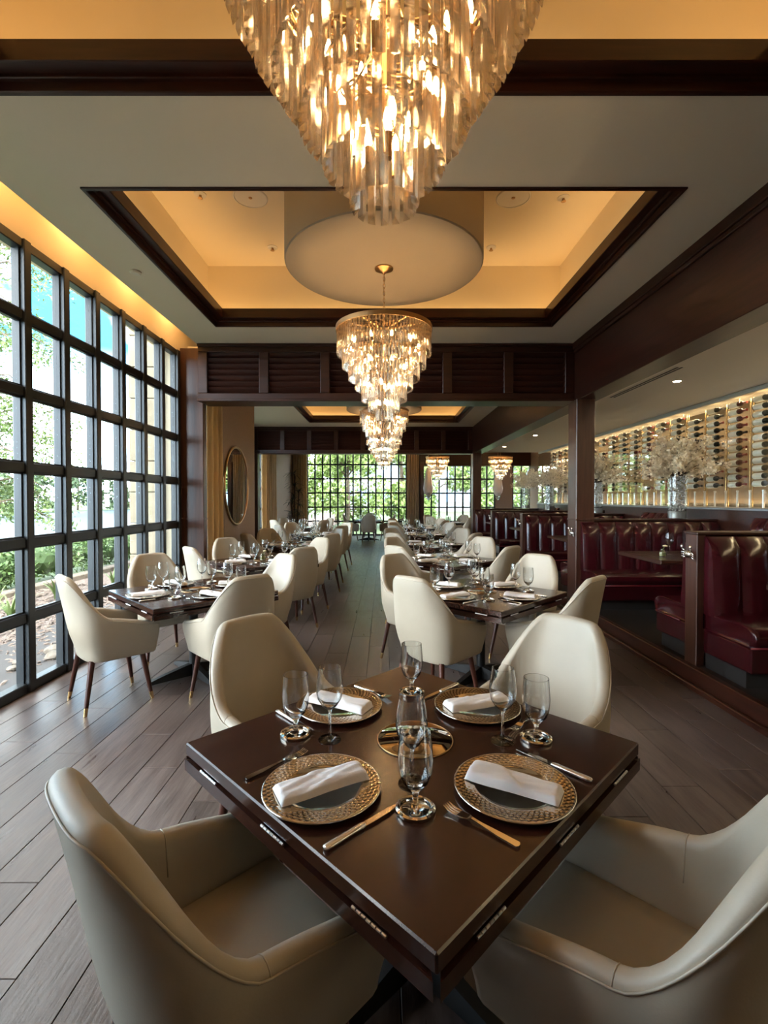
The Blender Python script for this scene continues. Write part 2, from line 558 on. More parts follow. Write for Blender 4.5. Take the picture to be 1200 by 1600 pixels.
# ---- header along the booths, posts, pillar
hd = struct(empty('trim_8', (2.52, 0, 0)), 'long dark wood header beam above the booth step')
MB().cbox(0, 0.28, -3.2, 13.9, 2.79, CZ+0.05, 0.006).build('header', M['woody'], hd)
MB().cbox(-0.035, 0.01, -3.2, 6.45, CZ-0.09, CZ+0.01, 0.008).build('moulding', M['woody'], hd)
MB().cbox(-0.02, 0.01, -3.2, 6.45, CZ-0.13, CZ-0.09, 0.006).build('moulding', M['woody'], hd)
def post(name, x0, x1, y0, y1, z0, z1, m='woodz', rail=True):
    e = struct(empty(name, ((x0+x1)/2, (y0+y1)/2, z0)))
    a, b = (x1-x0)/2, (y1-y0)/2
    MB().cbox(-a, a, -b, b, 0, z1-z0, 0.008).build('shaft', M[m], e)
    if rail:
        MB().cbox(-a-0.006, a+0.006, -b-0.006, b+0.006, 1.16-z0+0.06, 1.18-z0+0.06, 0.003).build('band', M[m], e)
    return e
post('trim_9', 2.50, 2.74, 6.33, 6.62, 0.15, 2.80)
post('trim_10', 2.50, 2.74, 13.70, 14.0, 0.15, 2.80)
post('trim_11', -2.80, -2.46, 6.64, 6.76, 0, CZ)
post('trim_12', -3.74, -3.58, 13.8, 14.05, 0, 2.80)
post('trim_13', 1.45, 1.62, 19.7, 20.0, 0, 3.0)

# ---- walls
wall_left = plain('wall_left', [(-2.97, -2.77, -3.2, 9.0, 3.485, 4.6), (-2.97, -2.77, -3.2, 0.52, 0, 3.5), (-2.97, -2.77, 6.6, 6.8, 0, 3.5), (-2.97, -2.77, 7.95, 9.0, 0, 3.5)], M['cove'])
plain('wall_left_cove', [(-2.77, -2.40, -3.2, 6.9, 4.12, 4.2), (-2.42, -2.38, -3.2, 6.9, CZ+0.1, 4.2)], M['cove'])
wall_near = plain('wall_left_near', [(-2.80, -2.76, -3.2, 0.50, 0, 3.48)], M['bwall'])
wall_mirror = plain('wall_left_mirror', [(-2.62, -2.38, 7.2, 8.95, 0, CZ)], M['bwall'])
wall_l2 = plain('wall_left_far', [(-3.95, -3.75, 8.95, 9.13, 0, CZ+0.2), (-3.95, -3.75, 13.33, 14.25, 0, CZ+0.2), (-3.95, -3.75, 9.13, 13.33, 3.485, CZ+0.2), (-3.95, -3.75, 14.95, 20.2, 0, CZ+0.2), (-3.95, -3.75, 14.25, 14.95, 3.0, CZ+0.2), (-3.95, -2.77, 8.85, 9.0, 0, CZ+0.2)], M['bwall'])
wall_back = plain('wall_back', [(-3.0, 6.2, -3.4, -3.2, 0, 4.6)], M['bwall'])
wall_right = plain('wall_right', [(5.0, 5.2, -3.2, 13.9, 0, 4.6), (6.0, 6.2, 13.9, 20.2, 0, 4.6), (5.0, 6.2, 13.85, 13.95, 0, 4.6)], M['bwall'])
wall_far = plain('wall_far', [(-3.95, -3.15, 20.0, 20.2, 0, 4.6), (-3.15, 0.92, 20.0, 20.2, 3.5, 4.6), (0.92, 1.62, 20.0, 20.2, 0, 4.6),
                              (1.62, 4.55, 20.0, 20.2, 2.9, 4.6), (4.55, 5.3, 20.0, 20.2, 0, 4.6), (5.3, 6.2, 20.0, 20.2, 2.9, 4.6)], M['bwall'])
plain('trim_14', [(1.45, 6.0, 19.9, 20.0, 2.86, CZ)], M['wood'])

# wall washing lamps in the slot above the windows
for k in range(10):
    area('cove_puck', (-2.62, 6.2-0.95*k, 4.09), (0, math.radians(-8), 0), 0.07, 0.07, 2.8, WARM, shape='DISK')

# ---- steel windows: mullions, transoms, panes and their beads
def steel_window(name, origin, rz, cols, w, rows, h, label, mw=0.075, md=0.11, bead=True):
    """built along local +x from the origin, outside is +y"""
    e = struct(empty(name, origin, rz), label)
    H = rows*h
    mu = MB().cbox(-mw/2, mw/2, -md*0.6, md*0.4, 0, H, 0.006).mesh('mullion', M['mull'])
    tr = MB().cbox(mw/2, w-mw/2, -md*0.45, md*0.35, -mw/2, mw/2, 0.006).mesh('transom', M['mull'])
    pa = MB().box(mw/2, w-mw/2, 0.003, 0.009, mw/2, h-mw/2).mesh('pane', M['pane'])
    b = MB()
    t = 0.014
    for (x0, x1, z0, z1) in ((mw/2, mw/2+t, mw/2, h-mw/2), (w-mw/2-t, w-mw/2, mw/2, h-mw/2), (mw/2+t, w-mw/2-t, mw/2, mw/2+t), (mw/2+t, w-mw/2-t, h-mw/2-t, h-mw/2)):
        b.box(x0, x1, -0.028, -0.002, z0, z1)
    be = b.mesh('bead', M['mull'])
    for i in range(cols+1):
        obj('mullion', mu, e, (i*w, 0, 0))
    for i in range(cols):
        for r in range(rows+1):
            obj('transom', tr, e, (i*w, 0, r*h + (mw/2 if r == 0 else (-mw/2 if r == rows else 0))))
        for r in range(rows):
            p = obj('pane', pa, e, (i*w, 0, r*h))
            if bead: obj('bead', be, p)
    return e
# rotated so that local x runs along +Y and the outside (+y) points to -X
win1 = steel_window('window_1', (-2.80, 3.77-0.46*7, 0.0), PI/2, 13, 0.46, 6, 0.581, 'tall black steel grid window overlooking the lake')
win2 = steel_window('window_2', (-2.80, 6.8, 0.0), PI/2, 3, 0.383, 6, 0.581, 'narrow steel window slit behind the pillar', bead=False)
win3 = steel_window('window_3', (-3.80, 14.25, 0.0), PI/2, 2, 0.35, 5, 0.6, 'narrow far side window beside the curtain', bead=False)
win7 = steel_window('window_7', (-3.80, 9.16, 0.0), PI/2, 9, 0.46, 6, 0.581, 'steel grid window in the recess past the mirror wall', bead=False)
win4 = steel_window('window_4', (-3.15, 20.05, 0.0), 0, 13, 0.313, 6, 0.583, 'black grid window at the far end of the room', 0.06, 0.09, False)
win5 = steel_window('window_5', (1.62, 20.05, 0.0), 0, 9, 0.3255, 5, 0.58, 'black grid window of the far right room', 0.06, 0.09, False)
win6 = steel_window('window_6', (5.3, 20.05, 0.0), 0, 2, 0.35, 5, 0.58, 'small steel window past the tan wall', 0.05, 0.09, False)

# ---- curtains
def curtain(name, x0, x1, y0, y1, z0, z1, folds, amp, label, m='curtain'):
    """pleated cloth between two plan points"""
    A = Vector((x0, y0, 0)); B = Vector((x1, y1, 0))
    d = (B-A); L = d.length; d.normalize()
    nrm = Vector((-d.y, d.x, 0))
    rows = []
    N = folds*10
    for zi in range(7):
        f = zi/6
        z = z0+(z1-z0)*f
        line = []
        for side in (0.5, -0.5):
            rng = range(N+1) if side > 0 else range(N, -1, -1)
            for i in rng:
                u = i/N
                ph = u*folds*2*PI
                a = amp*(1+0.25*math.sin(3*u+f*2))*math.sin(ph+0.35*math.sin(f*3+u*5))
                p = A+d*(L*(u+0.004*math.sin(f*5+u*20)))+nrm*(a+side*0.008)
                line.append((p.x, p.y, z))
        rows.append(line)
    b = MB().grid(rows, False, True)
    n = len(rows[0])
    e = tag(empty(name, ((x0+x1)/2, (y0+y1)/2, z0)), label, 'curtain')
    c = b.build('cloth', M[m], e, smooth=True)
    c.location = -e.location
    hm = MB().cbox(-0.01, L+0.01, -0.012, 0.012, z1, z1+0.03, 0.003).build('curtain_rail', M['brassdark'], e)
    hm.location = (x0-e.location.x, y0-e.location.y, -z0)
    hm.rotation_euler = (0, 0, math.atan2(d.y, d.x))
    return e
curtain('curtain', -2.51, -2.375, 6.93, 7.17, 0.02, 3.4, 3, 0.028, 'long gold curtain hanging between the pillar and the mirror wall')
curtain('curtain', -3.62, -3.62, 14.55, 16.3, 0.02, 2.98, 6, 0.05, 'sunlit gold curtain beside the narrow far left window')
curtain('curtain', -3.72, -3.12, 19.8, 19.8, 0.02, 3.5, 6, 0.05, 'gold curtain at the left side of the far window')
curtain('curtain', 0.93, 1.42, 19.8, 19.8, 0.02, 3.5, 5, 0.05, 'gold curtain between the two far windows')

# ---- round mirror
e = tag(empty('wall_mirror', (-2.375, 7.82, 1.71)), 'large round mirror with slim dark frame on the taupe wall', 'mirror')
rp = [(0.0, 0.0), (0.60, 0.0), (0.60, 0.012), (0.0, 0.012)]
mm = MB().lathe([(0, 0.0), (0.60, 0.0), (0.60, 0.014), (0, 0.014)], 64, (0, 0, 0), False, False).build('mirror_glass', M['mirror'], e, angle=30)
mm.rotation_euler = (0, PI/2, 0)
mf = MB().tube([(0.615*math.cos(2*PI*i/64), 0.615*math.sin(2*PI*i/64), 0.012) for i in range(64)], 0.018, 8, True).build('frame', M['brassdark'], e, smooth=True)
mf.rotation_euler = (0, PI/2, 0)

# ---- downlights and slot diffuser over the booths
def downlight(x, y, label, e_w=2.2):
    e = tag(empty('downlight', (x, y, 2.83)), label, 'downlight')
    MB().lathe([(0.038, -0.001), (0.062, -0.001), (0.062, -0.006), (0.045, -0.009), (0.038, -0.004), (0.038, -0.001)], 24, (0, 0, 0), False, False).build('trim_ring', M['white'], e, angle=40)
    MB().lathe([(0, -0.002), (0.0375, -0.002), (0.036, -0.007), (0, -0.009)], 20, (0, 0, 0), False, False).build('lens', M['downlight'], e)
downlight(3.30, 5.50, 'bright recessed downlight nearest above the oxblood booths')
downlight(3.15, 10.15, 'small bright downlight above the middle booths')
downlight(3.05, 12.35, 'small bright downlight above the farthest booths')
e = tag(empty('slot_diffuser', (2.98, 5.65, 2.83)), 'long thin slot air diffuser in the ceiling beside the header', 'air vent')
MB().cbox(-0.05, 0.05, -0.75, 0.75, -0.004, 0.01, 0.002).build('frame', M['ceil'], e)
for xx in (-0.022, 0.022):
    MB().cbox(xx-0.011, xx+0.011, -0.73, 0.73, -0.007, -0.002, 0.001).build('slot', M['black'], e)

# ================================================================== CHAIRS
def _plan_table():
    w, yf, yc, yb, n = 0.268, 0.25, -0.105, -0.238, 2.5
    pts = []
    for i in range(401):
        th = PI/2*i/400
        pts.append((w*math.sin(th)**(2/n), yc-(yc-yb)*max(0.0, math.cos(th))**(2/n)))
    for i in range(1, 101):
        u = i/100
        pts.append((w-0.004*u*u, yc+(yf-yc)*u))
    L = [0.0]
    for p, q in zip(pts, pts[1:]):
        L.append(L[-1]+math.hypot(q[0]-p[0], q[1]-p[1]))
    return pts, L
_PP, _PL = _plan_table()
def chair_plan(t):
    a = abs(t)*_PL[-1]; sg = 1 if t >= 0 else -1
    import bisect
    k = max(1, min(len(_PL)-1, bisect.bisect_left(_PL, a)))
    f = (a-_PL[k-1])/max(1e-9, _PL[k]-_PL[k-1])
    p, q = _PP[k-1], _PP[k]
    return sg*(p[0]+(q[0]-p[0])*f), p[1]+(q[1]-p[1])*f
def chair_h(t):
    a = abs(t)
    arm = 0.672-0.075*sm(0.45, 1.05, a)
    return arm+(0.965-arm)*(1-sm(0.20, 0.56, a))-0.008*min(1, a/0.25)**2
def chair_pt(t, z):
    x, y = chair_plan(t)
    a = abs(t)
    k = 0.86+0.14*sm(0.345, 0.56, z)**0.8
    x *= k
    y = y*k if y < 0 else y*(0.93+0.07*sm(0.345, 0.55, z))
    x *= 1-0.10*max(0, (z-0.64)/0.32)
    back = 1-sm(0.15, 0.72, a)
    y -= 0.10*max(0, (z-0.42)/0.54)**1.15*back
    return Vector((x, y, z))
TS = [-1+2*i/64 for i in range(65)]
def make_chair_meshes():
    rows = []
    T = 0.052
    rim = []
    for t in TS:
        h = chair_h(t)
        e = 0.004
        def nrm(z):
            t0, t1 = max(-1, t-e), min(1, t+e)
            d = chair_pt(min(1, t+0.03), z)-chair_pt(max(-1, t-0.03), z)
            v = Vector((-d.y, d.x, 0)); v.normalize()
            return v          # points inward
        prof = []
        zt = h-T/2
        prof.append(chair_pt(t, 0.345)+nrm(0.345)*0.03)
        prof.append(chair_pt(t, 0.349)+nrm(0.349)*0.010)
        for u in (0.0, 0.06, 0.14, 0.26, 0.4, 0.55, 0.7, 0.85, 1.0):
            prof.append(chair_pt(t, 0.36+(zt-0.36)*u))
        pt, n = chair_pt(t, zt), nrm(zt)
        rim.append(pt-n*0.001+Vector((0, 0, 0.004)))
        for k in range(1, 6):
            a = PI*k/6
            prof.append(pt+n*(T/2*(1-math.cos(a)))+Vector((0, 0, T/2*math.sin(a))))
        for u in (1.0, 0.8, 0.6, 0.4, 0.2, 0.0):
            z = 0.43+(zt-0.43)*u
            prof.append(chair_pt(t, z)+nrm(z)*(T+0.008*(1-u)))
        rows.append(prof)
    # rounded arm fronts
    def cap(row, dy):
        c = sum(row, Vector())/len(row)
        r1 = [c+(p-c)*0.93+Vector((0, dy*0.75, 0)) for p in row]
        r2 = [c+(p-c)*0.72+Vector((0, dy, 0)) for p in row]
        return r1, r2
    a1, a2 = cap(rows[0], 0.018); b1, b2 = cap(rows[-1], 0.018)
    rows = [a2, a1]+rows+[b1, b2]
    b = MB().grid(rows)
    nv = len(rows[0]); nu = len(rows)
    b.f.append(tuple(range(nv)))
    b.f.append(tuple((nu-1)*nv+k for k in range(nv))[::-1])
    shell = b.mesh('shell', M['cream'], angle=60)
    pip = MB().tube(rim, 0.0028, 5)
    for sgn in (0, 1):
        k = min(range(65), key=lambda q: abs(TS[q]-(0.56 if sgn else -0.56)))+2      # row where arm and back meet
        line = [p+Vector((0, 0, 0.0006)) for p in rows[k][10:19]]
        pip.tube(line, 0.0016, 4)
    pip = pip.mesh('piping', M['cream2'], smooth=True)
    # seat cushion fills the bucket
    ring = []
    for t in TS:
        p = chair_pt(t, 0.46)
        t0, t1 = max(-1, t-0.03), min(1, t+0.03)
        d = chair_pt(t1, 0.46)-chair_pt(t0, 0.46)
        n = Vector((-d.y, d.x, 0)).normalized()
        ring.append(p+n*(T+0.002))
    lay = []
    for (z, s) in ((0.346, 0.93), (0.352, 0.97), (0.38, 1.0), (0.445, 1.0), (0.462, 0.985), (0.470, 0.95), (0.476, 0.7), (0.479, 0.35)):
        lay.append([Vector((p.x*s, 0.02+(p.y-0.02)*s, z)) for p in ring])
    b = MB().grid(lay, False, True)
    n = len(ring)
    b.f.append(tuple(range(n))[::-1]); b.f.append(tuple((len(lay)-1)*n+k for k in range(n)))
    seat = b.mesh('seat_cushion', M['cream'], angle=50)
    legs = []
    for sx in (-1, 1):
        for sy in (-1, 1):
            top = Vector((sx*0.175, sy*0.165+0.0, 0.36)); bot = Vector((sx*0.222, sy*0.222, 0.0))
            cut = bot+(top-bot)*0.15
            mid = bot+(top-bot)*0.6
            l = MB().tube([cut, mid, top], [0.0145, 0.0185, 0.021], 10).mesh('leg', M['legwood'], angle=50)
            tip = MB().tube([bot, cut-(cut-bot)*0.02, cut], [0.0120, 0.0152, 0.0155], 10).mesh('brass_tip', M['brass'], angle=50)
            legs.append((l, tip))
    return shell, pip, seat, legs
CH = make_chair_meshes()
def make_chair():
    e = empty('armchair')
    obj('shell', CH[0], e); obj('piping', CH[1], e); obj('seat_cushion', CH[2], e)
    for l, tip in CH[3]:
        lo = obj('leg', l, e); obj('brass_tip', tip, lo)
    return e
chair_proto = make_chair()
chair_used = [False]
def place_chair(x, y, face, label, group=None):
    """face: direction in degrees the sitter looks, 0 = +Y, counter clockwise"""
    o = copy_tree(chair_proto) if chair_used[0] else chair_proto
    chair_used[0] = True
    o.location = (x, y, 0)
    o.rotation_euler = (0, 0, math.radians(face))
    return tag(o, label, 'chair', group)

# ================================================================== TABLES
TH, TS2 = 0.725, 1.02/2
def make_table_meshes():
    r = {}
    r['top'] = MB().cbox(-TS2, TS2, -TS2, TS2, TH-0.040, TH, 0.004).mesh('tabletop', M['table'])
    # fold-under leaf: circular segment hinged along the edge (local: edge on y = -TS2)
    R = TS2*1.414
    pts = []
    ch = TS2-0.004
    for i in range(17):
        a = -0.78+1.56*i/16
        pts.append((ch*math.sin(a)/math.sin(0.78), -TS2-0.005+(math.cos(a)-math.cos(0.78))*R*0.9))
    poly = [(-ch, -TS2-0.005), (ch, -TS2-0.005)]+[p for p in reversed(pts)][1:-1]
    r['leaf'] = MB().prism(poly, TH-0.084, TH-0.048).mesh('table_leaf', M['table'])
    b = MB()
    for k in range(7):
        b.tube([(-0.05+k*0.0143, 0, 0), (-0.05+k*0.0143+0.0118, 0, 0)], 0.0032, 8)
    r['hinge'] = b.mesh('hinge', M['steel'])
    r['col'] = MB().lathe([(0.036, 0.03), (0.036, TH-0.11)], 20).mesh('column', M['iron'], angle=40)
    r['plate'] = MB().cbox(-0.2, 0.2, -0.2, 0.2, TH-0.11, TH-0.0865, 0.004).mesh('mounting_plate', M['iron'])
    # splayed cast foot
    pr = []
    for i in range(9):
        u = i/8
        x = 0.02+u*0.36
        zt = 0.075*(1-u)**0.8+0.036-0.008*u
        w = 0.030-0.010*u
        zb = 0.012 if u < 0.93 else 0.010
        pr.append([(x, -w, zb), (x, w, zb), (x, w*0.85, zt), (x, -w*0.85, zt)])
    b = MB().grid(pr, False, True)
    b.f.append((0, 1, 2, 3)); n = len(b.v); b.f.append((n-1, n-2, n-3, n-4))
    b.lathe([(0.014, 0.0), (0.014, 0.012)], 10, (0.365, 0, 0))
    r['foot'] = b.mesh('foot', M['iron'], angle=35)
    return r
TM = make_table_meshes()
def make_table():
    e = empty('dining_table')
    obj('tabletop', TM['top'], e)
    for k in range(4):
        lf = obj('table_leaf', TM['leaf'], e, (0, 0, 0), k*PI/2)
        for px in (-0.345, 0.0, 0.345):
            obj('hinge', TM['hinge'], lf, (px, -TS2-0.0035, TH-0.0437))
    obj('column', TM['col'], e)
    obj('mounting_plate', TM['plate'], e)
    for k in range(4):
        obj('foot', TM['foot'], e, (0, 0, 0), k*PI/2)
    return e

# ================================================================== TABLEWARE
def spin(prof, n, name, m, angle=50):
    return MB().lathe(prof, n, (0, 0, 0), False, False).mesh(name, m, angle=angle)
ch_well = spin([(0, 0.006), (0.088, 0.006), (0.098, 0.011), (0.104, 0.013), (0.104, 0.009), (0.094, 0.004), (0.07, 0.0), (0, 0.0)], 48, 'well', M['silver'])
def rim_mesh():
    """flat rim beaten into staggered rows of round dimples"""
    nu, nv = 216, 17
    top, rows = [], 5
    for i in range(nu):
        a = 2*PI*i/nu
        line = []
        for j in range(nv):
            f = j/(nv-1)
            r = 0.103+0.051*f
            k = f*rows
            rw = int(min(rows-1, k))
            st = 0.5 if rw % 2 else 0.0
            ang = (i/nu*54+st) % 1.0
            bump = math.sin(PI*ang)*math.sin(PI*(k-rw)) if 0 < f < 1 else 0
            line.append((r*math.cos(a), r*math.sin(a), 0.013+0.0035*f+0.0011*bump))
        line += [(0.154*math.cos(a), 0.154*math.sin(a), 0.012), (0.130*math.cos(a), 0.130*math.sin(a), 0.0085), (0.103*math.cos(a), 0.103*math.sin(a), 0.008)]
        top.append(line)
    return MB().grid(top, True, True).mesh('hammered_rim', M['hammer'], angle=60)
ch_rim = rim_mesh()
ch_edge = MB().tube([(0.155*math.cos(2*PI*i/64), 0.155*math.sin(2*PI*i/64), 0.0145) for i in range(64)], 0.003, 6, True).mesh('edge_bead', M['silver'], smooth=True)
def make_charger():
    e = empty('charger_plate')
    obj('well', ch_well, e); obj('hammered_rim', ch_rim, e); obj('edge_bead', ch_edge, e)
    return e
def napkin_mesh(seed, wide=0.082, ln=0.245):
    """cloth folded into a flat roll with one diagonal overlap"""
    rnd = random.Random(seed)
    N, K = 40, 18
    rows = []
    ph = rnd.uniform(0, 6)
    for i in range(N+1):
        u = i/N
        y = -ln/2+ln*u
        wv = wide/2*(1+0.04*math.sin(u*4+ph)-0.10*(u-0.5)*(1 if seed % 2 else -1))
        sag = 0.0035*math.sin(u*PI)
        row = []
        for k in range(K+1):
            v = -1+2*k/K
            x = v*wv
            lip = (1-abs(v)**7)**0.5
            end = (1-abs(2*u-1)**26)**0.5
            z = 0.019*lip*end
            dg = (u-0.52)-0.16*v
            z += 0.0045*sm(-0.012, 0.012, dg)*lip*end
            z += (0.0018*math.sin(9*u+3*v+ph)+0.0012*math.sin(23*v*0.4+17*u))*lip*end
            z += 0.002*math.exp(-((v-0.45-0.2*u)/0.06)**2)*lip*end
            row.append((x+0.003*math.sin(u*6+ph), y, z-sag*0.2))
        row += [(wv*0.97, y, 0.0), (-wv*0.97, y, 0.0)]
        rows.append(row)
    b = MB().grid(rows, False, True)
    n = K+3
    b.f.append(tuple(range(n))[::-1]); b.f.append(tuple(N*n+k for k in range(n)))
    return b.mesh('napkin', M['linen'], angle=55)
nap_me = [napkin_mesh(s) for s in (1, 2, 3, 4)]
def flap_mesh():
    pts = []
    for i in range(9):
        u = i/8
        pts.append([(-0.036+0.072*v, -0.075+0.15*u, 0.0375+0.003*math.sin(u*3)+0.0015*math.cos(v*3)-0.012*max(0, abs(v-0.5)*2-0.8)) for v in [k/6 for k in range(7)]])
    b = MB().grid(pts)
    top = len(b.v)
    return b.mesh('flap', M['linen'], smooth=True)
# fork lying along +y, tines forward
def fork_mesh():
    b = MB()
    L = 0.20
    st = []
    for u, w, z, t in ((0, 0.004, 0.003, 0.003), (0.02, 0.0105, 0.003, 0.0035), (0.25, 0.009, 0.004, 0.0035), (0.5, 0.0045, 0.007, 0.003), (0.62, 0.0040, 0.009, 0.003), (0.68, 0.011, 0.009, 0.0022), (0.74, 0.0125, 0.007, 0.0022), (0.80, 0.0125, 0.006, 0.0022)):
        y = -0.1+L*u
        st.append([(-w, y, z), (w, y, z), (w*0.9, y, z+t), (-w*0.9, y, z+t)])
    b.grid(st, False, True)
    b.f.append((0, 1, 2, 3)); n = len(b.v); b.f.append((n-1, n-2, n-3, n-4))
    for k in range(4):
        x = -0.0108+k*0.0072
        pr = []
        for u, z in ((0.79, 0.006), (0.86, 0.006), (0.93, 0.008), (1.0, 0.013)):
            w = 0.0019 if u < 0.98 else 0.0012
            y = -0.1+L*u
            pr.append([(x-w, y, z), (x+w, y, z), (x+w, y, z+0.002), (x-w, y, z+0.002)])
        m0 = len(b.v)
        b.grid(pr, False, True)
        n = len(b.v); b.f.append((m0, m0+1, m0+2, m0+3)); b.f.append((n-1, n-2, n-3, n-4))
    return b.mesh('fork', M['silver'], angle=40)
fork_me = fork_mesh()
def knife_meshes():
    hp = []
    for u, w, t in ((0, 0.005, 0.006), (0.03, 0.010, 0.011), (0.2, 0.0095, 0.012), (0.6, 0.0085, 0.011), (0.93, 0.009, 0.012), (1.0, 0.006, 0.008)):
        y = -0.115+0.118*u
        hp.append([(w*math.cos(a), y, 0.0065+t*0.5*math.sin(a)) for a in [2*PI*k/10 for k in range(10)]])
    b = MB().grid(hp, False, True)
    b.f.append(tuple(range(10))[::-1]); b.f.append(tuple(50+k for k in range(10)))
    handle = b.mesh('handle', mat('knife_handle', (0.80, 0.78, 0.73), 0.22, 0.85), angle=60)
    col = MB().lathe([(0.0085, 0.0), (0.0085, 0.008)], 10)
    blade = MB().prism([(-0.007, 0.0), (0.008, 0.0), (0.0095, 0.03), (0.009, 0.075), (0.003, 0.108), (-0.003, 0.118), (-0.006, 0.08)], 0.0055, 0.0072).mesh('blade', M['silver'])
    return handle, blade
kn_handle, kn_blade = knife_meshes()
def make_knife():
    e = empty('steak_knife')
    obj('handle', kn_handle, e); obj('blade', kn_blade, e)
    return e
def widen(pr, z0, k):
    return [(r*(1+(k-1)*sm(z0, z0+0.03, z)), z) for r, z in pr]
wine_me = MB().lathe(widen([(0, 0.0), (0.036, 0.0), (0.0365, 0.002), (0.020, 0.005), (0.006, 0.012), (0.0042, 0.03), (0.004, 0.085), (0.007, 0.098), (0.022, 0.112), (0.034, 0.135), (0.0385, 0.160), (0.036, 0.195), (0.030, 0.236),
                      (0.0288, 0.236), (0.0348, 0.195), (0.0372, 0.160), (0.0328, 0.136), (0.021, 0.1145), (0.006, 0.1015), (0, 0.100)], 0.09, 1.14), 36, (0, 0, 0), False, False).mesh('wine_glass', M['glass'], angle=45)
gob_me = MB().lathe(widen([(0, 0.0), (0.034, 0.0), (0.0345, 0.003), (0.022, 0.007), (0.009, 0.014), (0.0065, 0.03), (0.009, 0.046), (0.016, 0.056), (0.028, 0.072), (0.0355, 0.098), (0.0375, 0.130), (0.0335, 0.196),
                     (0.032, 0.196), (0.0358, 0.130), (0.0338, 0.099), (0.0262, 0.075), (0.014, 0.061), (0, 0.058)], 0.045, 1.18), 36, (0, 0, 0), False, False).mesh('water_goblet', M['glass'], angle=45)
coast_rim = spin([(0.038, 0.004), (0.040, 0.011), (0.045, 0.013), (0.050, 0.010), (0.0505, 0.004), (0.049, 0.0), (0.038, 0.0)], 40, 'coaster_rim', M['silver'])
coast_in = spin([(0, 0.004), (0.039, 0.004), (0.039, 0.0005), (0, 0.0005)], 32, 'coaster_base', M['silver'])
def make_coaster():
    e = empty('coaster')
    obj('coaster_rim', coast_rim, e); obj('coaster_base', coast_in, e)
    return e
plate_mir = spin([(0, 0.004), (0.118, 0.004), (0.121, 0.002), (0.121, 0.0), (0, 0.0)], 56, 'mirror_disc', M['dmirror'])
plate_edge = MB().tube([(0.121*math.cos(2*PI*i/56), 0.121*math.sin(2*PI*i/56), 0.003) for i in range(56)], 0.002, 6, True).mesh('edge', M['brassdark'], smooth=True)

charger_p, knife_p, coaster_p = make_charger(), make_knife(), make_coaster()
first = {'c': True, 'k': True, 'o': True}
def clone(kind, proto):
    if first[kind]:
        first[kind] = False
        return proto
    return copy_tree(proto)

SIDE = [('front left', 225), ('front right', 315), ('back right', 45), ('back left', 135)]
CORN = [('near', 270), ('right', 0), ('far', 90), ('left', 180)]
def dress_table(cx, cy, desc, phrase, full=True, seed=0, rot=0.0, chairs=(1, 1, 1, 1), dist=0.64, cd=None, lighter=False):
    rnd = random.Random(seed)
    t = make_table() if seed == 0 else copy_tree(TAB[0])
    TAB.append(t)
    t.location = (cx, cy, 0); t.rotation_euler = (0, 0, math.radians(45+rot))
    tag(t, 'square dark walnut folding-leaf dining table %s' % phrase, 'table', 'square dining tables')
    for i, (sn, ang) in enumerate(SIDE):
        a = math.radians(ang+rot)
        d = Vector((math.cos(a), math.sin(a), 0))
        if chairs[i]:
            dd = cd[i] if cd else (dist+rnd.uniform(-0.02, 0.03), rnd.uniform(-0.03, 0.03), rnd.uniform(-5, 5))
            n = Vector((-d.y, d.x, 0))
            p = Vector((cx, cy, 0))+d*dd[0]+n*dd[1]
            place_chair(p.x, p.y, ang+rot+90+dd[2], 'cream upholstered armchair at the %s side of the %s' % (sn, desc), 'cream dining armchairs')
        # place setting; the sitter looks towards the centre
        c = Vector((cx, cy, TH))+d*0.36
        look = math.radians(ang+rot+90)
        pl = clone('c', charger_p)
        pl.location = c; pl.rotation_euler = (0, 0, rnd.uniform(0, 6))
        tag(pl, 'silver hammered charger plate at the %s of the %s' % (sn, desc), 'plate', 'charger plates')
        na = obj('napkin', nap_me[(i+seed) % 4], None, (c.x, c.y, TH+0.0172), look-math.radians(NAPROT[i])+rnd.uniform(-0.08, 0.08))
        tag(na, 'rolled white napkin on the %s plate of the %s' % (sn, desc), 'napkin', 'white napkins')
        if not full: continue
        n = Vector((math.cos(look), math.sin(look), 0))       # sitter's right
        fk = obj('fork', fork_me, None, (c-n*0.185-d*(-0.02)+Vector((0, 0, 0.0))), look+rnd.uniform(-0.06, 0.06))
        tag(fk, 'silver fork left of the %s plate of the %s' % (sn, desc), 'fork', 'forks')
        kf = clone('k', knife_p)
        kf.location = c+n*0.185+d*0.02
        kf.rotation_euler = (0, 0, look+rnd.uniform(-0.06, 0.06))
        tag(kf, 'steak knife right of the %s plate of the %s' % (sn, desc), 'knife', 'steak knives')
    for i, (cn, ang) in enumerate(CORN):
        a = math.radians(ang+rot)
        d = Vector((math.cos(a), math.sin(a), 0))
        n = Vector((-d.y, d.x, 0))
        g = GL[i]
        p = Vector((cx, cy, TH))+d*g[0]+n*g[1]
        co = clone('o', coaster_p)
        co.location = p
        tag(co, 'round silver coaster at the %s corner of the %s' % (cn, desc), 'coaster', 'silver coasters')
        w = obj('water_goblet', gob_me, None, p+Vector((0, 0, 0.0042)))
        tag(w, 'clear water goblet on the %s coaster of the %s' % (cn, desc), 'glass', 'water goblets')
        if seed == 0 and cn == 'far': continue
        p = Vector((cx, cy, TH))+d*g[2]+n*g[3]
        w = obj('wine_glass', wine_me, None, p)
        tag(w, 'clear stemmed wine glass by the %s corner of the %s' % (cn, desc), 'glass', 'wine glasses')
    e = tag(empty('mirror_plate', (cx+0.01, cy+0.02, TH)), 'round tinted mirror plate in the middle of the %s' % desc, 'plate', 'mirror plates')
    obj('mirror_disc', plate_mir, e); obj('edge', plate_edge, e)
    return t
NAPROT = [20, -15, 25, -15]
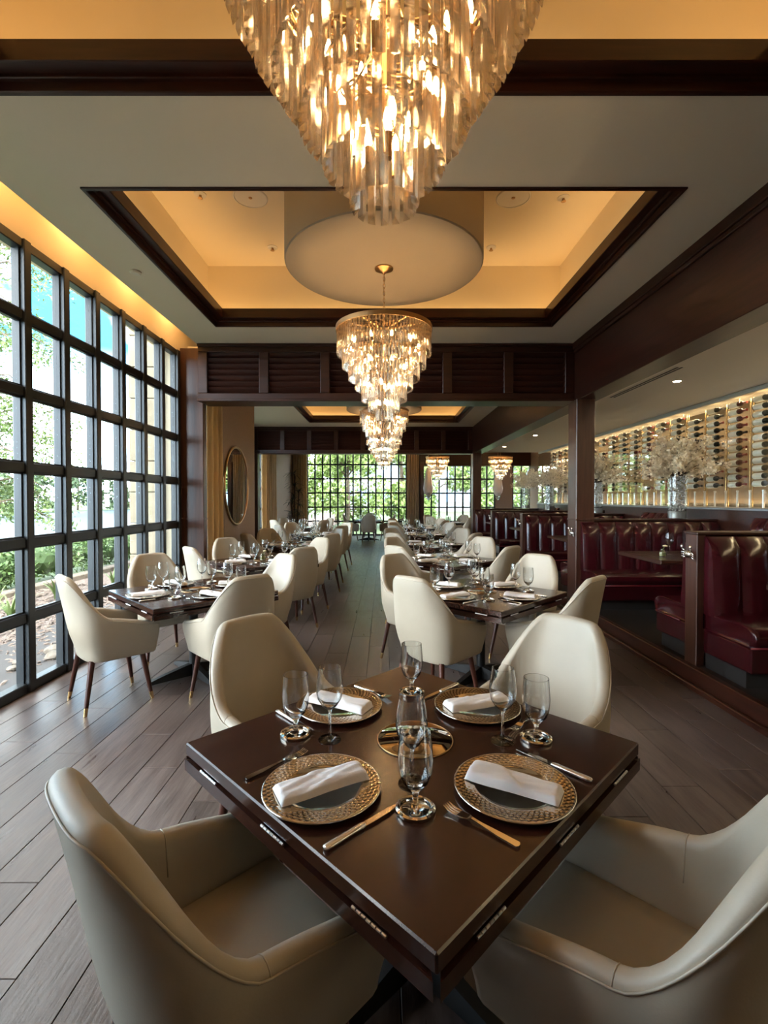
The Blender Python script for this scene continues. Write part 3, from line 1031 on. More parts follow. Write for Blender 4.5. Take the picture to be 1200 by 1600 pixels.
GL = [(0.34, -0.012, 0.225, -0.015), (0.40, 0.02, 0.29, 0.01), (0.39, -0.02, 0.28, 0.03), (0.38, -0.05, 0.265, -0.02)]
TAB = []
# (centre x, centre y, words, per chair: distance, sideways, turn)
N4 = lambda *a: a
dress_table(0.09, 1.535, 'nearest table', 'standing nearest the camera', seed=0, cd=((0.625, 0.0, 0), (0.65, 0.0, 0), (0.72, -0.02, -6), (0.69, 0.0, 4)))
dress_table(-1.62, 4.12, 'first window table', 'first in the row along the big window', seed=1, cd=((0.65, 0.03, 0), (0.67, 0.0, 0), (0.64, 0, 0), (0.68, 0.0, 0)))
dress_table(0.81, 4.05, 'first right-row table', 'first in the right row, behind the nearest', seed=2, cd=((0.62, 0.03, 0), (0.65, 0.0, 0), (0.70, 0, 0), (0.72, 0.02, -3)))
dress_table(-1.55, 6.15, 'second window table', 'second in the row along the window side', seed=3)
dress_table(0.80, 6.25, 'second right-row table', 'second in the right row', seed=4)
dress_table(-1.50, 8.25, 'third left-row table', 'third in the left row, by the mirror', seed=5)
dress_table(0.80, 8.40, 'third right-row table', 'third in the right row', seed=6)
dress_table(-1.50, 10.6, 'fourth left-row table', 'fourth in the left row', seed=7)
dress_table(0.85, 10.6, 'fourth right-row table', 'fourth in the right row', seed=8)
dress_table(0.9, 12.9, 'fifth right-row table', 'fifth in the right row', seed=9)
dress_table(2.1, 15.8, 'ornament-side far table', 'past the far post, near the hanging ornament', seed=10, full=False)
dress_table(-0.55, 17.6, 'end-window table', 'farthest back, before the end window', seed=11, full=False, rot=45)
dress_table(-2.2, 13.2, 'plant-side far table', 'far left, near the potted plant', seed=12, full=False)

# small jars with a flower on two tables
def flower_jar(x, y, z, label):
    e = tag(empty('flower_jar', (x, y, z)), label, 'vase')
    MB().lathe([(0, 0), (0.032, 0), (0.036, 0.01), (0.036, 0.055), (0.024, 0.07), (0.024, 0.08), (0.021, 0.08), (0.021, 0.068), (0.032, 0.053), (0.032, 0.008), (0, 0.006)], 20, (0, 0, 0), False, False).build('jar', M['glass'], e, angle=45)
    MB().lathe([(0, 0.0085), (0.0305, 0.0095), (0.0305, 0.045), (0, 0.045)], 16, (0, 0, 0), False, False).build('moss', mat('moss', (0.16, 0.19, 0.05), 0.8, col2=(0.28, 0.30, 0.08), scale=60), e)
    MB().tube([(0, 0, 0.04), (0.004, 0, 0.08), (0.02, 0, 0.105)], 0.0025, 6).build('stem', mat('stem', (0.12, 0.22, 0.05), 0.6), e)
    b = MB()
    for k in range(7):
        a = 2*PI*k/7
        b.blob((0.026+0.014*math.cos(a), 0.014*math.sin(a), 0.112), 0.011, 1, 0.1, (1, 1, 0.6))
    b.blob((0.026, 0, 0.116), 0.009, 1, 0.1)
    b.build('flower', mat('petal', (0.75, 0.62, 0.36), 0.6), e, smooth=True)
    return e
flower_jar(-1.54, 6.17, TH+0.0042, 'small green jar with one pale flower on the second window table')

# ================================================================== CHANDELIERS
TIER = [(0.430, 2.83), (0.382, 2.71), (0.324, 2.60), (0.263, 2.51), (0.203, 2.405), (0.143, 2.31), (0.078, 2.22)]
PLEN = 0.225
def prism_geo(b, x, y, z0, ang, L, w=0.0125):
    """three sided crystal bar with an oblique foot"""
    vs = []
    for zz, k in ((z0+L, 0), (z0, 1)):
        for q in range(3):
            a = ang+PI+q*2*PI/3
            dz = (0.012 if q == 0 else 0.0) if k else 0
            vs.append((x+w*math.cos(a), y+w*math.sin(a), zz+dz))
    b.add(vs, [(0, 1, 2), (5, 4, 3), (0, 3, 4, 1), (1, 4, 5, 2), (2, 5, 3, 0)])
one = MB(); prism_geo(one, 0, 0, 0, 0, PLEN)
prism_me = one.mesh('crystal_bar', M['crystal'])
bulb_me = MB().lathe([(0, 0), (0.006, 0.002), (0.0095, 0.014), (0.008, 0.026), (0.003, 0.043), (0, 0.047)], 10, (0, 0, 0), False, False).mesh('bulb', M['bulb'], smooth=True)
sock_me = MB().lathe([(0, -0.06), (0.009, -0.06), (0.010, 0.0), (0, 0.0)], 10, (0, 0, 0), False, False).mesh('candle_sleeve', M['brassdark'])
def ring_path(r, z, n=72):
    return [(r*math.cos(2*PI*i/n), r*math.sin(2*PI*i/n), z) for i in range(n)]
def chandelier(x, y, ztop, label, single, power, sc=1.0, dz=0.0):
    e = tag(empty('chandelier', (x, y, dz)), label, 'chandelier', 'tiered crystal chandeliers')
    e.scale = (sc, sc, 1)
    zr = TIER[0][1]+PLEN
    # rim band
    MB().lathe([(0.437, zr-0.012), (0.446, zr-0.012), (0.446, zr+0.028), (0.437, zr+0.028), (0.437, zr-0.012)], 72, (0, 0, 0), False, False).build('rim_band', M['brassdark'], e, angle=30)
    sp = MB()
    for k in range(6):
        a = PI*k/6
        sp.tube([(-0.437*math.cos(a), -0.437*math.sin(a), zr+0.008), (0.437*math.cos(a), 0.437*math.sin(a), zr+0.008)], 0.006, 6)
    sp.build('spider', M['brassdark'], e)
    MB().lathe([(0, ztop), (0.085, ztop), (0.085, ztop-0.012), (0.06, ztop-0.022), (0.02, ztop-0.04), (0.008, ztop-0.06), (0, ztop-0.06)], 28, (0, 0, 0), False, False).build('ceiling_canopy', M['brassdark'], e, angle=40)
    lk = MB()
    z = zr+0.03; k = 0
    while z < ztop-0.07:
        L = 0.042
        pts = []
        for i in range(12):
            a = 2*PI*i/12
            u, v = 0.009*math.cos(a), L/2*math.sin(a)
            pts.append((u, 0, z+L/2+v-0.004) if k % 2 else (0, u, z+L/2+v-0.004))
        lk.tube(pts, 0.0028, 5, True)
        z += L-0.009; k += 1
    lk.build('chain', M['brassdark'], e, smooth=True)
    MB().tube([(0, 0, 2.40), (0, 0, zr+0.06)], 0.009, 8).build('centre_stem', M['brassdark'], e)
    for ti, (r, zb) in enumerate(TIER):
        fr = MB().tube(ring_path(r, zb+PLEN+0.004), 0.0045, 6, True)
        fr.tube(ring_path(r-0.022, zb+PLEN+0.004), 0.003, 5, True)
        for k in range(max(3, int(r*16))):
            a = 2*PI*k/max(3, int(r*16))
            fr.tube([(0.008*math.cos(a), 0.008*math.sin(a), zb+PLEN+0.004), (r*math.cos(a), r*math.sin(a), zb+PLEN+0.004)], 0.0032, 5)
        ring = fr.build('tier_frame', M['brassdark'], e, smooth=True)
        n = int(2*PI*r/0.0295)
        if single and ti >= 1:
            for k in range(n):
                a = 2*PI*k/n
                p = obj('crystal_bar', prism_me, ring, (r*math.cos(a), r*math.sin(a), zb), a+random.uniform(-0.25, 0.25))
        else:
            b = MB()
            for k in range(n):
                a = 2*PI*k/n
                prism_geo(b, r*math.cos(a), r*math.sin(a), zb, a+random.uniform(-0.2, 0.2), PLEN)
            stuff(b.build('crystal_curtain', M['crystal'], ring))
    for (r, z, n) in ((0.33, 2.90, 12), (0.23, 2.72, 8), (0.14, 2.53, 6), (0.04, 2.37, 3)):
        for k in range(n):
            a = 2*PI*(k+0.37)/n
            sl = obj('candle_sleeve', sock_me, e, (r*math.cos(a), r*math.sin(a), z))
            obj('bulb', bulb_me, sl)
    return e
chandelier(0, 1.21, 3.63, 'huge tiered crystal chandelier hanging nearest, over the front table', True, 120)
chandelier(0, 4.53, 3.63, 'second tiered crystal chandelier hanging whole from the round drum', False, 120)
chandelier(0, 8.72, 3.63, 'third crystal chandelier seen just beneath the second one', False, 100)
chandelier(0, 12.0, 3.63, 'farthest crystal chandelier of the aisle row, before the end window', False, 100)
chandelier(2.0, 18.2, CZ, 'crystal chandelier in the far right room behind the hanging ornament', False, 60, dz=-0.0)
chandelier(4.35, 18.2, CZ, 'crystal chandelier far right, in front of the tan wall', False, 60)

# ================================================================== BOOTHS
PY = [3.97, 6.44, 8.90, 11.38, 13.80]       # centre lines of the dividers
X0, X1, ZP = 2.56, 4.36, 0.15
DT = 0.11
chan_w = (X1-X0-0.02)/8
def channel_mesh(w, h, t0, t1):
    rows = []
    for i in range(9):
        z = h*i/8
        row = []
        t = t0+(t1-t0)*i/8
        cr = 1-0.9*max(0, (i-6.6)/1.4)**2 if i > 6 else 1
        for k in range(9):
            u = -1+2*k/8
            row.append((u*w/2, (t+0.030*(1-abs(u)**3))*max(cr, 0.25), z))
        row += [(w/2, 0.0, z), (-w/2, 0.0, z)]
        rows.append(row)
    b = MB().grid(rows, False, True)
    n = len(rows[0])
    b.f.append(tuple(range(n))[::-1]); b.f.append(tuple(8*n+k for k in range(n)))
    return b.mesh('back_channel', M['oxblood'], angle=50)
chan_me = channel_mesh(chan_w-0.003, 0.62, 0.13, 0.085)
def seat_prof(d):
    return [(0.0, 0.0), (d-0.02, 0.0), (d+0.015, 0.02), (d+0.03, 0.06), (d+0.02, 0.105), (d-0.03, 0.135), (d-0.12, 0.148), (d-0.28, 0.142), (0.0, 0.135)]
def bench(name, origin, rz, length, nch, label, group='oxblood booth benches'):
    """local: back on y=0, sitter looks to +y, runs along +x from 0 to length"""
    e = tag(empty(name, origin, rz), label, 'booth bench', group)
    d = 0.52
    MB().box(0.02, length-0.02, 0.0, d-0.08, 0.0, 0.12).build('kick_base', M['black'], e)
    MB().cbox(0.0, length, 0.0, d-0.015, 0.12, 0.305, 0.012).build('seat_fascia', M['oxblood'], e, angle=30)
    MB().tube([(0.0, d-0.012, 0.303), (length, d-0.012, 0.303)], 0.007, 6).build('piping', M['oxpipe'], e, smooth=True)
    MB().tube([(-0.002, 0.14, 0.303), (-0.002, d-0.015, 0.303)], 0.006, 6).build('piping', M['oxpipe'], e, smooth=True)
    pr = seat_prof(d)
    rows = []
    for x, s in ((0.012, 0.80), (0.0, 0.93), (0.008, 1.0), (0.03, 1.02), (length/2, 1.02), (length-0.03, 1.02), (length-0.008, 1.0), (length, 0.93), (length-0.012, 0.8)):
        rows.append([(x, y if y == 0 else 0.25+(y-0.25)*s, 0.307+0.07+(z-0.07)*s) for y, z in pr])
    b = MB().grid(rows, False, True)
    n = len(pr)
    b.f.append(tuple(range(n))); b.f.append(tuple(8*n+k for k in range(n))[::-1])
    b.build('seat_cushion', M['oxblood'], e, angle=50)
    w = length/nch
    me = chan_me if abs(w-chan_w) < 0.02 else channel_mesh(w-0.003, 0.62, 0.13, 0.085)
    for k in range(nch):
        obj('back_channel', me, e, (w*(k+0.5), 0, 0.43))
    return e
for i, y in enumerate(PY):
    e = tag(empty('booth_divider', (X0, y, ZP)), 'dark wood divider panel standing between booths, %s from the camera' % ['first', 'second', 'third', 'fourth', 'fifth', 'sixth'][i], 'divider', 'booth dividers')
    MB().cbox(0.02, X1-X0+0.02, -DT/2, DT/2, 0, 1.06, 0.006).build('panel', M['wood'], e)
    MB().cbox(-0.05, 0.02, -DT/2-0.02, DT/2+0.02, 0.0, 1.065, 0.006).build('end_cap', M['woodz'], e)
    MB().cbox(-0.055, X1-X0+0.02, -DT/2-0.03, DT/2+0.03, 1.062, 1.085, 0.005).build('cap_rail', M['wood'], e)
    if i < 4:
        # silver crab shaped hook on the panel end
        c = tag(empty('crab_hook', (X0-0.055, y, 1.05)), 'small silver crab shaped hook on the end of the %s divider' % ['first', 'second', 'third', 'fourth', 'fifth'][i], 'hook', 'crab hooks')
        b = MB().blob((-0.02, 0, 0), 0.045, 2, 0.03, (0.42, 1.0, 0.72)); b.build('body', M['silver'], c, smooth=True)
        for s in (-1, 1):
            for k in range(3):
                zz = -0.03+k*0.018
                MB().tube([(-0.014, s*0.03, zz), (-0.03, s*0.065, zz+0.012), (-0.016, s*0.085, zz-0.02)], [0.006, 0.005, 0.003], 6).build('leg', M['silver'], c, smooth=True)
            cl = MB().tube([(-0.018, s*0.03, 0.02), (-0.035, s*0.055, 0.045)], [0.007, 0.006], 6)
            cl.blob((-0.036, s*0.055, 0.06), 0.018, 1, 0.05, (0.6, 0.8, 1.2)); cl.build('claw', M['silver'], c, smooth=True)
LB = X1-X0-0.02
on = ['first', 'second', 'third', 'fourth', 'fifth', 'sixth']
for i, y in enumerate(PY):
    if i < 4:      # bench leaning on the far side of divider i, sitter looks away (+Y)
        bench('booth_bench', (X0+0.0, y+DT/2+0.031, ZP), 0, LB, 8, 'oxblood leather bench backing the %s divider, facing away from the camera' % on[i])
    # bench on the near side of divider i, sitter looks towards the camera (-Y)
    b = bench('booth_bench', (X0+LB, y-DT/2-0.031, ZP), PI, LB, 8, 'oxblood channelled leather bench on the %s divider, facing the camera' % on[i])
# cushioned back along the wine wall
def between(i):
    return 'between the %s and %s dividers' % (on[i], on[i+1])
for i in range(4):
    y0, y1 = PY[i]+0.72, PY[i+1]-0.72
    n = 5
    e = tag(empty('wall_cushion', (4.37, y0, ZP+0.43)), 'oxblood channelled wall cushion %s' % between(i), 'cushion', 'oxblood wall cushions')
    w = (y1-y0)/n
    me = channel_mesh(w-0.003, 0.70, 0.09, 0.07)
    for k in range(n):
        o = obj('back_channel', me, e, (0, w*(k+0.5), 0), PI/2)
# booth tables
def booth_table(y, label, i):
    e = tag(empty('booth_table', (3.45, y, ZP)), label, 'table', 'booth tables')
    MB().cbox(-0.72, 0.72, -0.44, 0.44, 0.70, 0.745, 0.006).build('tabletop', M['table'], e)
    MB().lathe([(0.045, 0.02), (0.045, 0.70)], 16, (0, 0, 0)).build('column', M['iron'], e, angle=40)
    MB().cbox(-0.30, 0.30, -0.035, 0.035, 0.0, 0.03, 0.008).build('foot', M['iron'], e)
    MB().cbox(-0.035, 0.035, -0.30, 0.30, 0.001, 0.031, 0.008).build('foot', M['iron'], e)
    if i is None: return e
    z = ZP+0.745
    flower_jar(2.93, y-0.12, z, 'moss jar with a pale flower on the booth table %s' % between(i))
    w = obj('wine_glass', wine_me, None, (3.10, y+0.05, z)); tag(w, 'clear wine glass on the booth table %s' % between(i), 'glass', 'wine glasses')
    w = obj('wine_glass', wine_me, None, (3.75, y+0.22, z)); tag(w, 'clear wine glass near the wall end of the table %s' % between(i), 'glass', 'wine glasses')
    na = obj('napkin', nap_me[i % 4], None, (3.22, y-0.24, z), 1.4); tag(na, 'folded white napkin on the booth table %s' % between(i), 'napkin', 'white napkins')
    f = obj('fork', fork_me, None, (3.22, y-0.35, z), 1.57); tag(f, 'silver fork on the booth table %s' % between(i), 'fork', 'forks')
booth_table(3.03, 'dark booth table of the nearest booth, cut off at the right edge', None)
for i in range(4):
    booth_table((PY[i]+PY[i+1])/2+0.02, 'dark booth table with iron column %s' % between(i), i)

# ================================================================== WINE WALL
vz0, vz1 = 1.39, 2.83
wv = struct(plain('wall_wine_base', [(4.37, 5.0, -3.2, 13.85, 0.15, vz0-0.03)], M['wood']))
led = struct(empty('trim_15', (4.40, 0, vz0)), 'pale metal ledge and glass front of the wine display')
MB().cbox(-0.05, 0.6, -3.2, 13.85, -0.03, 0.0, 0.004).build('ledge', mat('ledge_metal', (0.30, 0.30, 0.30), 0.35, 0.7), led)
MB().cbox(-0.015, 0.03, -3.2, 13.85, vz1-vz0-0.05, vz1-vz0, 0.004).build('head_rail', mat('head_rail', (0.50, 0.55, 0.55), 0.4), led)
seams = [6.04+1.12*k for k in range(-8, 8)]
gp = MB().box(-0.005, 0.005, 0.003, 1.117, 0.0, vz1-vz0-0.05).mesh('glass_panel', M['vitrine'])
for s in seams[:-1]:
    if s < 13.0: obj('glass_panel', gp, led, (0, s, 0))
wall_wine = struct(plain('wall_wine', [(4.95, 5.0, -3.2, 13.85, vz0, vz1)], mat('wine_wall_panel', (0.13, 0.09, 0.05), 0.6, col2=(0.19, 0.135, 0.08), scale=4, coord='World')))
M['bglass'] = mat('bottle_glass', (0.010, 0.014, 0.009), 0.08, spec=0.7)
M['bred'] = mat('bottle_red', (0.075, 0.010, 0.010), 0.10, spec=0.7)
M['blabel_highlight'] = mat('label_and_highlight', (0.78, 0.74, 0.64), 0.55)
M['foilr'] = mat('foil_red', (0.22, 0.02, 0.02), 0.3, 0.4)
M['foilk'] = mat('foil_black', (0.02, 0.02, 0.02), 0.3, 0.4)
def bottle_meshes(bm_, fm, nm):
    pr = [(0, 0.0), (0.034, 0.0), (0.0375, 0.006), (0.0375, 0.185), (0.033, 0.21), (0.016, 0.235), (0.0145, 0.25)]
    b = MB().lathe(pr, 14, (0, 0, 0), False, True)
    body = b.mesh(nm, bm_, angle=40)
    lab = MB().lathe([(0.038, 0.02), (0.0381, 0.025), (0.0381, 0.165), (0.038, 0.17)], 14, (0, 0, 0), False, False).mesh('label_and_highlight', M['blabel_highlight'], angle=40)  # pale band: the label, lengthened to paint whitish highlights along the body
    foil = MB().lathe([(0.0150, 0.245), (0.0152, 0.29), (0.0165, 0.292), (0.0165, 0.305), (0, 0.306)], 12, (0, 0, 0), True, False).mesh('foil_cap', fm, angle=40)
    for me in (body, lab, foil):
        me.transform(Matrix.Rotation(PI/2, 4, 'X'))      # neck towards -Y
    return body, lab, foil
BT = [bottle_meshes(M['bglass'], M['foilk'], 'wine_bottle'), bottle_meshes(M['bglass'], M['foilr'], 'wine_bottle'), bottle_meshes(M['bred'], M['foilr'], 'wine_bottle')]
BL = ['dark wine bottle with black foil lying in the lit wine display', 'dark wine bottle with red foil lying in the lit wine display', 'red tinted wine bottle lying in the lit wine display']
rack = tag(empty('bottle_rack', (4.6, 0, vz0)), 'tall brass peg rack holding the wine bottles behind glass', 'rack')
rod_me = MB().cbox(-0.006, 0.006, -0.006, 0.006, 0.0, vz1-vz0-0.06, 0.001).mesh('upright', M['brass'])
peg_me = MB().tube([(-0.13, 0, 0), (0.11, 0, 0)], 0.004, 6).mesh('peg', M['brass'])
nb = 0
rr = random.Random(5)
colp = 0.43
yb = 5.05
ci = 0
while yb < 13.4:
    for q in (-0.19, 0.19):
        obj('upright', rod_me, rack, (0.02, yb+q, 0))
    v = 0 if ci % 5 not in (2, 3) else (1 if ci % 5 == 2 else 2)
    for r in range(12):
        z = vz0+0.26+r*0.0945
        if rr.random() < 0.04 and yb > 7: continue
        depths = (0,)
        body, lab, foil = BT[v if rr.random() < 0.85 else rr.randrange(3)]
        o = obj('wine_bottle', body, None, (4.60, yb+0.15, z+0.0385))
        vv = [k for k in range(3) if BT[k][0] == body][0]
        tag(o, '%s, %s column from the camera, %s row from the top' % (BL[vv].split(' lying')[0], ORD[ci], ORD[11-r]), 'wine bottle', 'bottles in the wine wall')
        obj('label_and_highlight', lab, o)
        if yb < 10.5: obj('foil_cap', foil, o)
        o.rotation_euler = (0, rr.uniform(-0.4, 0.4), 0)
        nb += 1
    yb += colp; ci += 1
# upright stoppers along the display floor
pin_me = MB().lathe([(0.012, 0.0), (0.012, 0.20), (0.016, 0.205), (0.016, 0.22), (0, 0.225)], 8, (0, 0, 0), True, False).mesh('support_pin', M['steel'])
yy = 5.0
while yy < 13.4:
    obj('support_pin', pin_me, rack, (-0.03, yy, 0)); yy += 0.215
area('wine_light', (4.72, 5.2, 2.80), (0, math.radians(15), 0), 0.12, 17.0, 85, (1.0, 0.74, 0.42))
area('wine_light', (4.90, 5.2, 1.42), (PI, math.radians(-12), 0), 0.06, 17.0, 25, (1.0, 0.74, 0.42))

# ================================================================== BLOSSOM VASES on the dividers
M['petalw'] = mat('cream_blossom', (0.92, 0.85, 0.68), 0.8, col2=(0.82, 0.72, 0.52), scale=14, rnd=0.05)
M['twig'] = mat('twig', (0.10, 0.055, 0.03), 0.8)
M['pebble'] = mat('white_pebbles', (0.62, 0.60, 0.58), 0.6, col2=(0.40, 0.38, 0.36), scale=45, bump=0.9, bscale=60)
def blossom_vase(y, i, n):
    lab = ['nearest', 'second', 'third', 'fourth'][i]
    x = 3.88; z = ZP+1.086
    e = tag(empty('glass_vase', (x, y, z)), 'tall clear cylinder vase of white pebbles on a booth divider, %s' % lab, 'vase', 'pebble vases')
    MB().lathe([(0, 0.0), (0.115, 0.0), (0.115, 0.60), (0.108, 0.60), (0.108, 0.012), (0, 0.012)], 32, (0, 0, 0), False, False).build('cylinder', M['pane'], e, angle=40)
    MB().lathe([(0, 0.013), (0.107, 0.013), (0.107, 0.10), (0, 0.10)], 28, (0, 0, 0), False, False).build('base_fill', mat('vase_base', (0.25, 0.24, 0.23), 0.4, 0.5), e, angle=40)
    rnd = random.Random(i+50)
    pb = MB()
    for k in range(420):
        a = rnd.uniform(0, 6.28); rr_ = 0.092*math.sqrt(rnd.uniform(0.45, 1))
        s = rnd.uniform(0.012, 0.02)
        c = (rr_*math.cos(a), rr_*math.sin(a), rnd.uniform(0.112, 0.565))
        pb.add([(c[0]+s*dx, c[1]+s*dy, c[2]+s*dz*0.8) for dx, dy, dz in ((1,0,0),(-1,0,0),(0,1,0),(0,-1,0),(0,0,1),(0,0,-1))],
               [(0,2,4),(2,1,4),(1,3,4),(3,0,4),(2,0,5),(1,2,5),(3,1,5),(0,3,5)])
    stuff(pb.build('pebbles', M['pebble'], e, smooth=True))
    f = tag(empty('blossom_bouquet', (x, y, z+0.585)), 'wide bouquet of cream blossom branches in the %s pebble vase' % lab, 'flowers', 'blossom bouquets')
    tw = MB(); bl = MB()
    for k in range(64):
        a = rnd.uniform(0, 2*PI); el = rnd.uniform(-0.05, 1.5)
        L = rnd.uniform(0.26, 0.55)*(0.9+0.2*math.cos(el))
        d = Vector((math.cos(a)*math.cos(el)*0.85, math.sin(a)*math.cos(el), math.sin(el)*0.95))
        p0 = Vector((0.04*math.cos(a), 0.04*math.sin(a), -0.02))
        p1 = p0+Vector((0, 0, 0.08))+d*L*0.5
        p2 = p1+d*L*0.5+Vector((0, 0, -0.05*L))
        tw.tube([p0, p1, p2], [0.004, 0.003, 0.0015], 4)
        for q in range(n):
            u = rnd.uniform(0.25, 1.05)
            c = (p0*(1-u)**2+p1*2*u*(1-u)+p2*u*u)+Vector((rnd.gauss(0, 0.03), rnd.gauss(0, 0.03), rnd.gauss(0, 0.03)))
            s = rnd.uniform(0.012, 0.024)
            for w in range(2):
                ax = Vector((rnd.gauss(0, 1), rnd.gauss(0, 1), rnd.gauss(0, 1))).normalized()
                u1 = ax.orthogonal().normalized()*s; u2 = ax.cross(u1).normalized()*s
                bl.add([c+u1, c+u2+ax*s*0.4, c-u1, c-u2+ax*s*0.4], [(0, 1, 2, 3)])
    tw.build('branches', M['twig'], f, smooth=True)
    stuff(bl.build('blossoms', M['petalw'], f, fix=False))
for i, y in enumerate(PY[1:5]):
    blossom_vase(y-(0 if i < 3 else 0.5), i, 60 if i < 2 else 40)

see_through(M['petalw'], (0.8, 0.7, 0.55), 0.35)
# ================================================================== far right ornament, plant
def drop(x, y, label):
    e = tag(empty('hanging_ornament', (x, y, 1.55)), label, 'ornament')
    MB().lathe([(0, 0.0), (0.06, 0.06), (0.17, 0.20), (0.20, 0.36), (0.16, 0.62), (0.11, 0.95), (0.07, 1.15), (0, 1.18)], 10, (0, 0, 0), False, False).build('glass_body', mat('pale_fabric', (0.55, 0.50, 0.45), 0.5), e, angle=20)
    MB().lathe([(0, -0.10), (0.05, -0.06), (0.13, 0.06), (0.06, 0.055), (0, 0.0)], 10, (0, 0, 0), False, False).build('glass_tip', M['glass'], e)
    MB().tube([(0, 0, 1.15), (0, 0, CZ-1.55)], 0.006, 6).build('cord', M['brassdark'], e)
drop(1.72, 18.9, 'pale elongated teardrop ornament hanging before the far right window')
drop(4.42, 18.9, 'pale slim teardrop ornament hanging before the tan wall')

def plant(x, y):
    e = tag(empty('potted_plant', (x, y, 0)), 'tall dark spiky leaved plant beside the far left curtain', 'plant')
    MB().lathe([(0, 0), (0.17, 0), (0.22, 0.42), (0.20, 0.42), (0.19, 0.38), (0, 0.38)], 20, (0, 0, 0), False, False).build('pot', M['black'], e, angle=40)
    rnd = random.Random(3)
    st = MB()
    lf = mat('dark_leaf', (0.016, 0.035, 0.012), 0.4, rnd=0.2)
    leaf = MB()
    pts = []
    for i in range(7):
        u = i/6
        w = 0.022*math.sin(PI*min(1, u*0.9+0.12))**0.7*(1-u**4)
        r = 0.38*u; z = 0.20*u-0.30*u*u
        pts.append([(r, -w, z), (r, 0, z-0.006), (r, w, z)])
    leaf.grid(pts)
    lme = leaf.mesh('leaf', lf, smooth=True, fix=False)
    for (sx, sy, h) in ((0, 0, 2.35), (0.10, 0.03, 1.75), (-0.09, 0.05, 1.35)):
        s = MB().tube([(sx*0.6, sy, 0.36), (sx, sy, h*0.6), (sx*1.4, sy, h)], 0.022, 7).build('stem', M['twig'], e, smooth=True)
        for cl in range(int(h/0.42)):
            zz = h-cl*0.42
            for k in range(12):
                o = obj('leaf', lme, s, (sx*1.2, sy, zz+rnd.uniform(-0.06, 0.06)), rnd.uniform(0, 6.28))
                o.rotation_euler = (0, rnd.uniform(-0.8, 0.5), rnd.uniform(0, 6.28))
                k_ = rnd.uniform(0.7, 1.1); o.scale = (k_, k_, k_)
plant(-3.05, 16.6)

# ================================================================== OUTSIDE
M['mulch'] = mat('bark_mulch', (0.08, 0.055, 0.044), 0.95, col2=(0.20, 0.15, 0.125), scale=22, coord='World', bump=1.0, bscale=30, bdist=0.05)
M['grass'] = mat('lawn', (0.035, 0.06, 0.018), 0.9, col2=(0.055, 0.085, 0.026), scale=1.5, coord='World')
M['water'] = mat('lake_water', (0.020, 0.034, 0.042), 0.35, col2=(0.026, 0.042, 0.050), scale=0.2, stretch=(1, 3, 1), coord='World', bump=0.25, bscale=3, spec=0.04)
M['leafA'] = mat('spring_leaf', (0.075, 0.125, 0.028), 0.6, col2=(0.14, 0.19, 0.05), scale=1.2, coord='World')
M['leafD'] = mat('sunny_leaf', (0.13, 0.20, 0.045), 0.6, col2=(0.26, 0.34, 0.10), scale=1.2, coord='World')
M['leafB'] = mat('hedge_leaf', (0.04, 0.09, 0.02), 0.6, col2=(0.10, 0.17, 0.04), scale=2.5, coord='World')
M['leafC'] = mat('far_leaf', (0.022, 0.046, 0.016), 0.7, col2=(0.05, 0.085, 0.026), scale=0.35, coord='World')
M['stone'] = mat('cream_stone', (0.20, 0.165, 0.11), 0.85, col2=(0.24, 0.20, 0.14), scale=5, coord='World')
M['rock'] = mat('garden_rock', (0.10, 0.08, 0.06), 0.9, col2=(0.17, 0.14, 0.11), scale=9, bump=0.5, bscale=20)
M['bark'] = mat('tree_bark', (0.09, 0.065, 0.045), 0.9, col2=(0.15, 0.11, 0.08), scale=12, stretch=(4, 4, 0.6), bump=0.6)

def ground_patch(name, x0, x1, y0, y1, z, m):
    return struct(MB().box(x0, x1, y0, y1, z-0.2, z).build(name, m))
ground_patch('ground_mulch', -5.9, -2.97, -30, 60, -0.03, M['mulch'])
ground_patch('ground_bank', -13, -5.9, -30, 60, -0.06, M['grass'])
ground_patch('ground_lake', -62, -13, -120, 260, -1.0, M['water'])
ground_patch('ground_far_shore', -200, -62, -150, 320, -0.9, M['grass'])
ground_patch('ground_end_lawn', -2.97, 60, 20.4, 90, -0.08, M['grass'])

# stone pier outside the last window bays
e = tag(empty('stone_pier', (-3.17, 6.68, -0.05)), 'cream stone pier of the building outside the last window bays', 'pier')
for k in range(11):
    MB().cbox(-0.18, 0.18, -0.28, 0.28, 0.41*k+0.004, 0.41*(k+1)-0.004, 0.008).build('stone_block', M['stone'], e)

def leaf_cloud(b, centres, n, size, rnd):
    for _ in range(n):
        c, r, sq = centres[rnd.randrange(len(centres))]
        d = Vector((rnd.gauss(0, 1), rnd.gauss(0, 1), rnd.gauss(0, 1))).normalized()
        q = r*rnd.uniform(0.35, 1.0)**0.5
        p = Vector(c)+Vector((d.x*q*sq[0], d.y*q*sq[1], d.z*q*sq[2]))
        ax = Vector((rnd.gauss(0, 1), rnd.gauss(0, 1), rnd.gauss(0, 1)+0.6)).normalized()
        s = size*rnd.uniform(0.6, 1.3)
        u = ax.orthogonal().normalized()
        u = (Matrix.Rotation(rnd.uniform(0, 6.28), 3, ax) @ u)*s
        w = ax.cross(u).normalized()*s*0.5
        b.add([p+u, p+w, p-u, p-w], [(0, 1, 2, 3)])

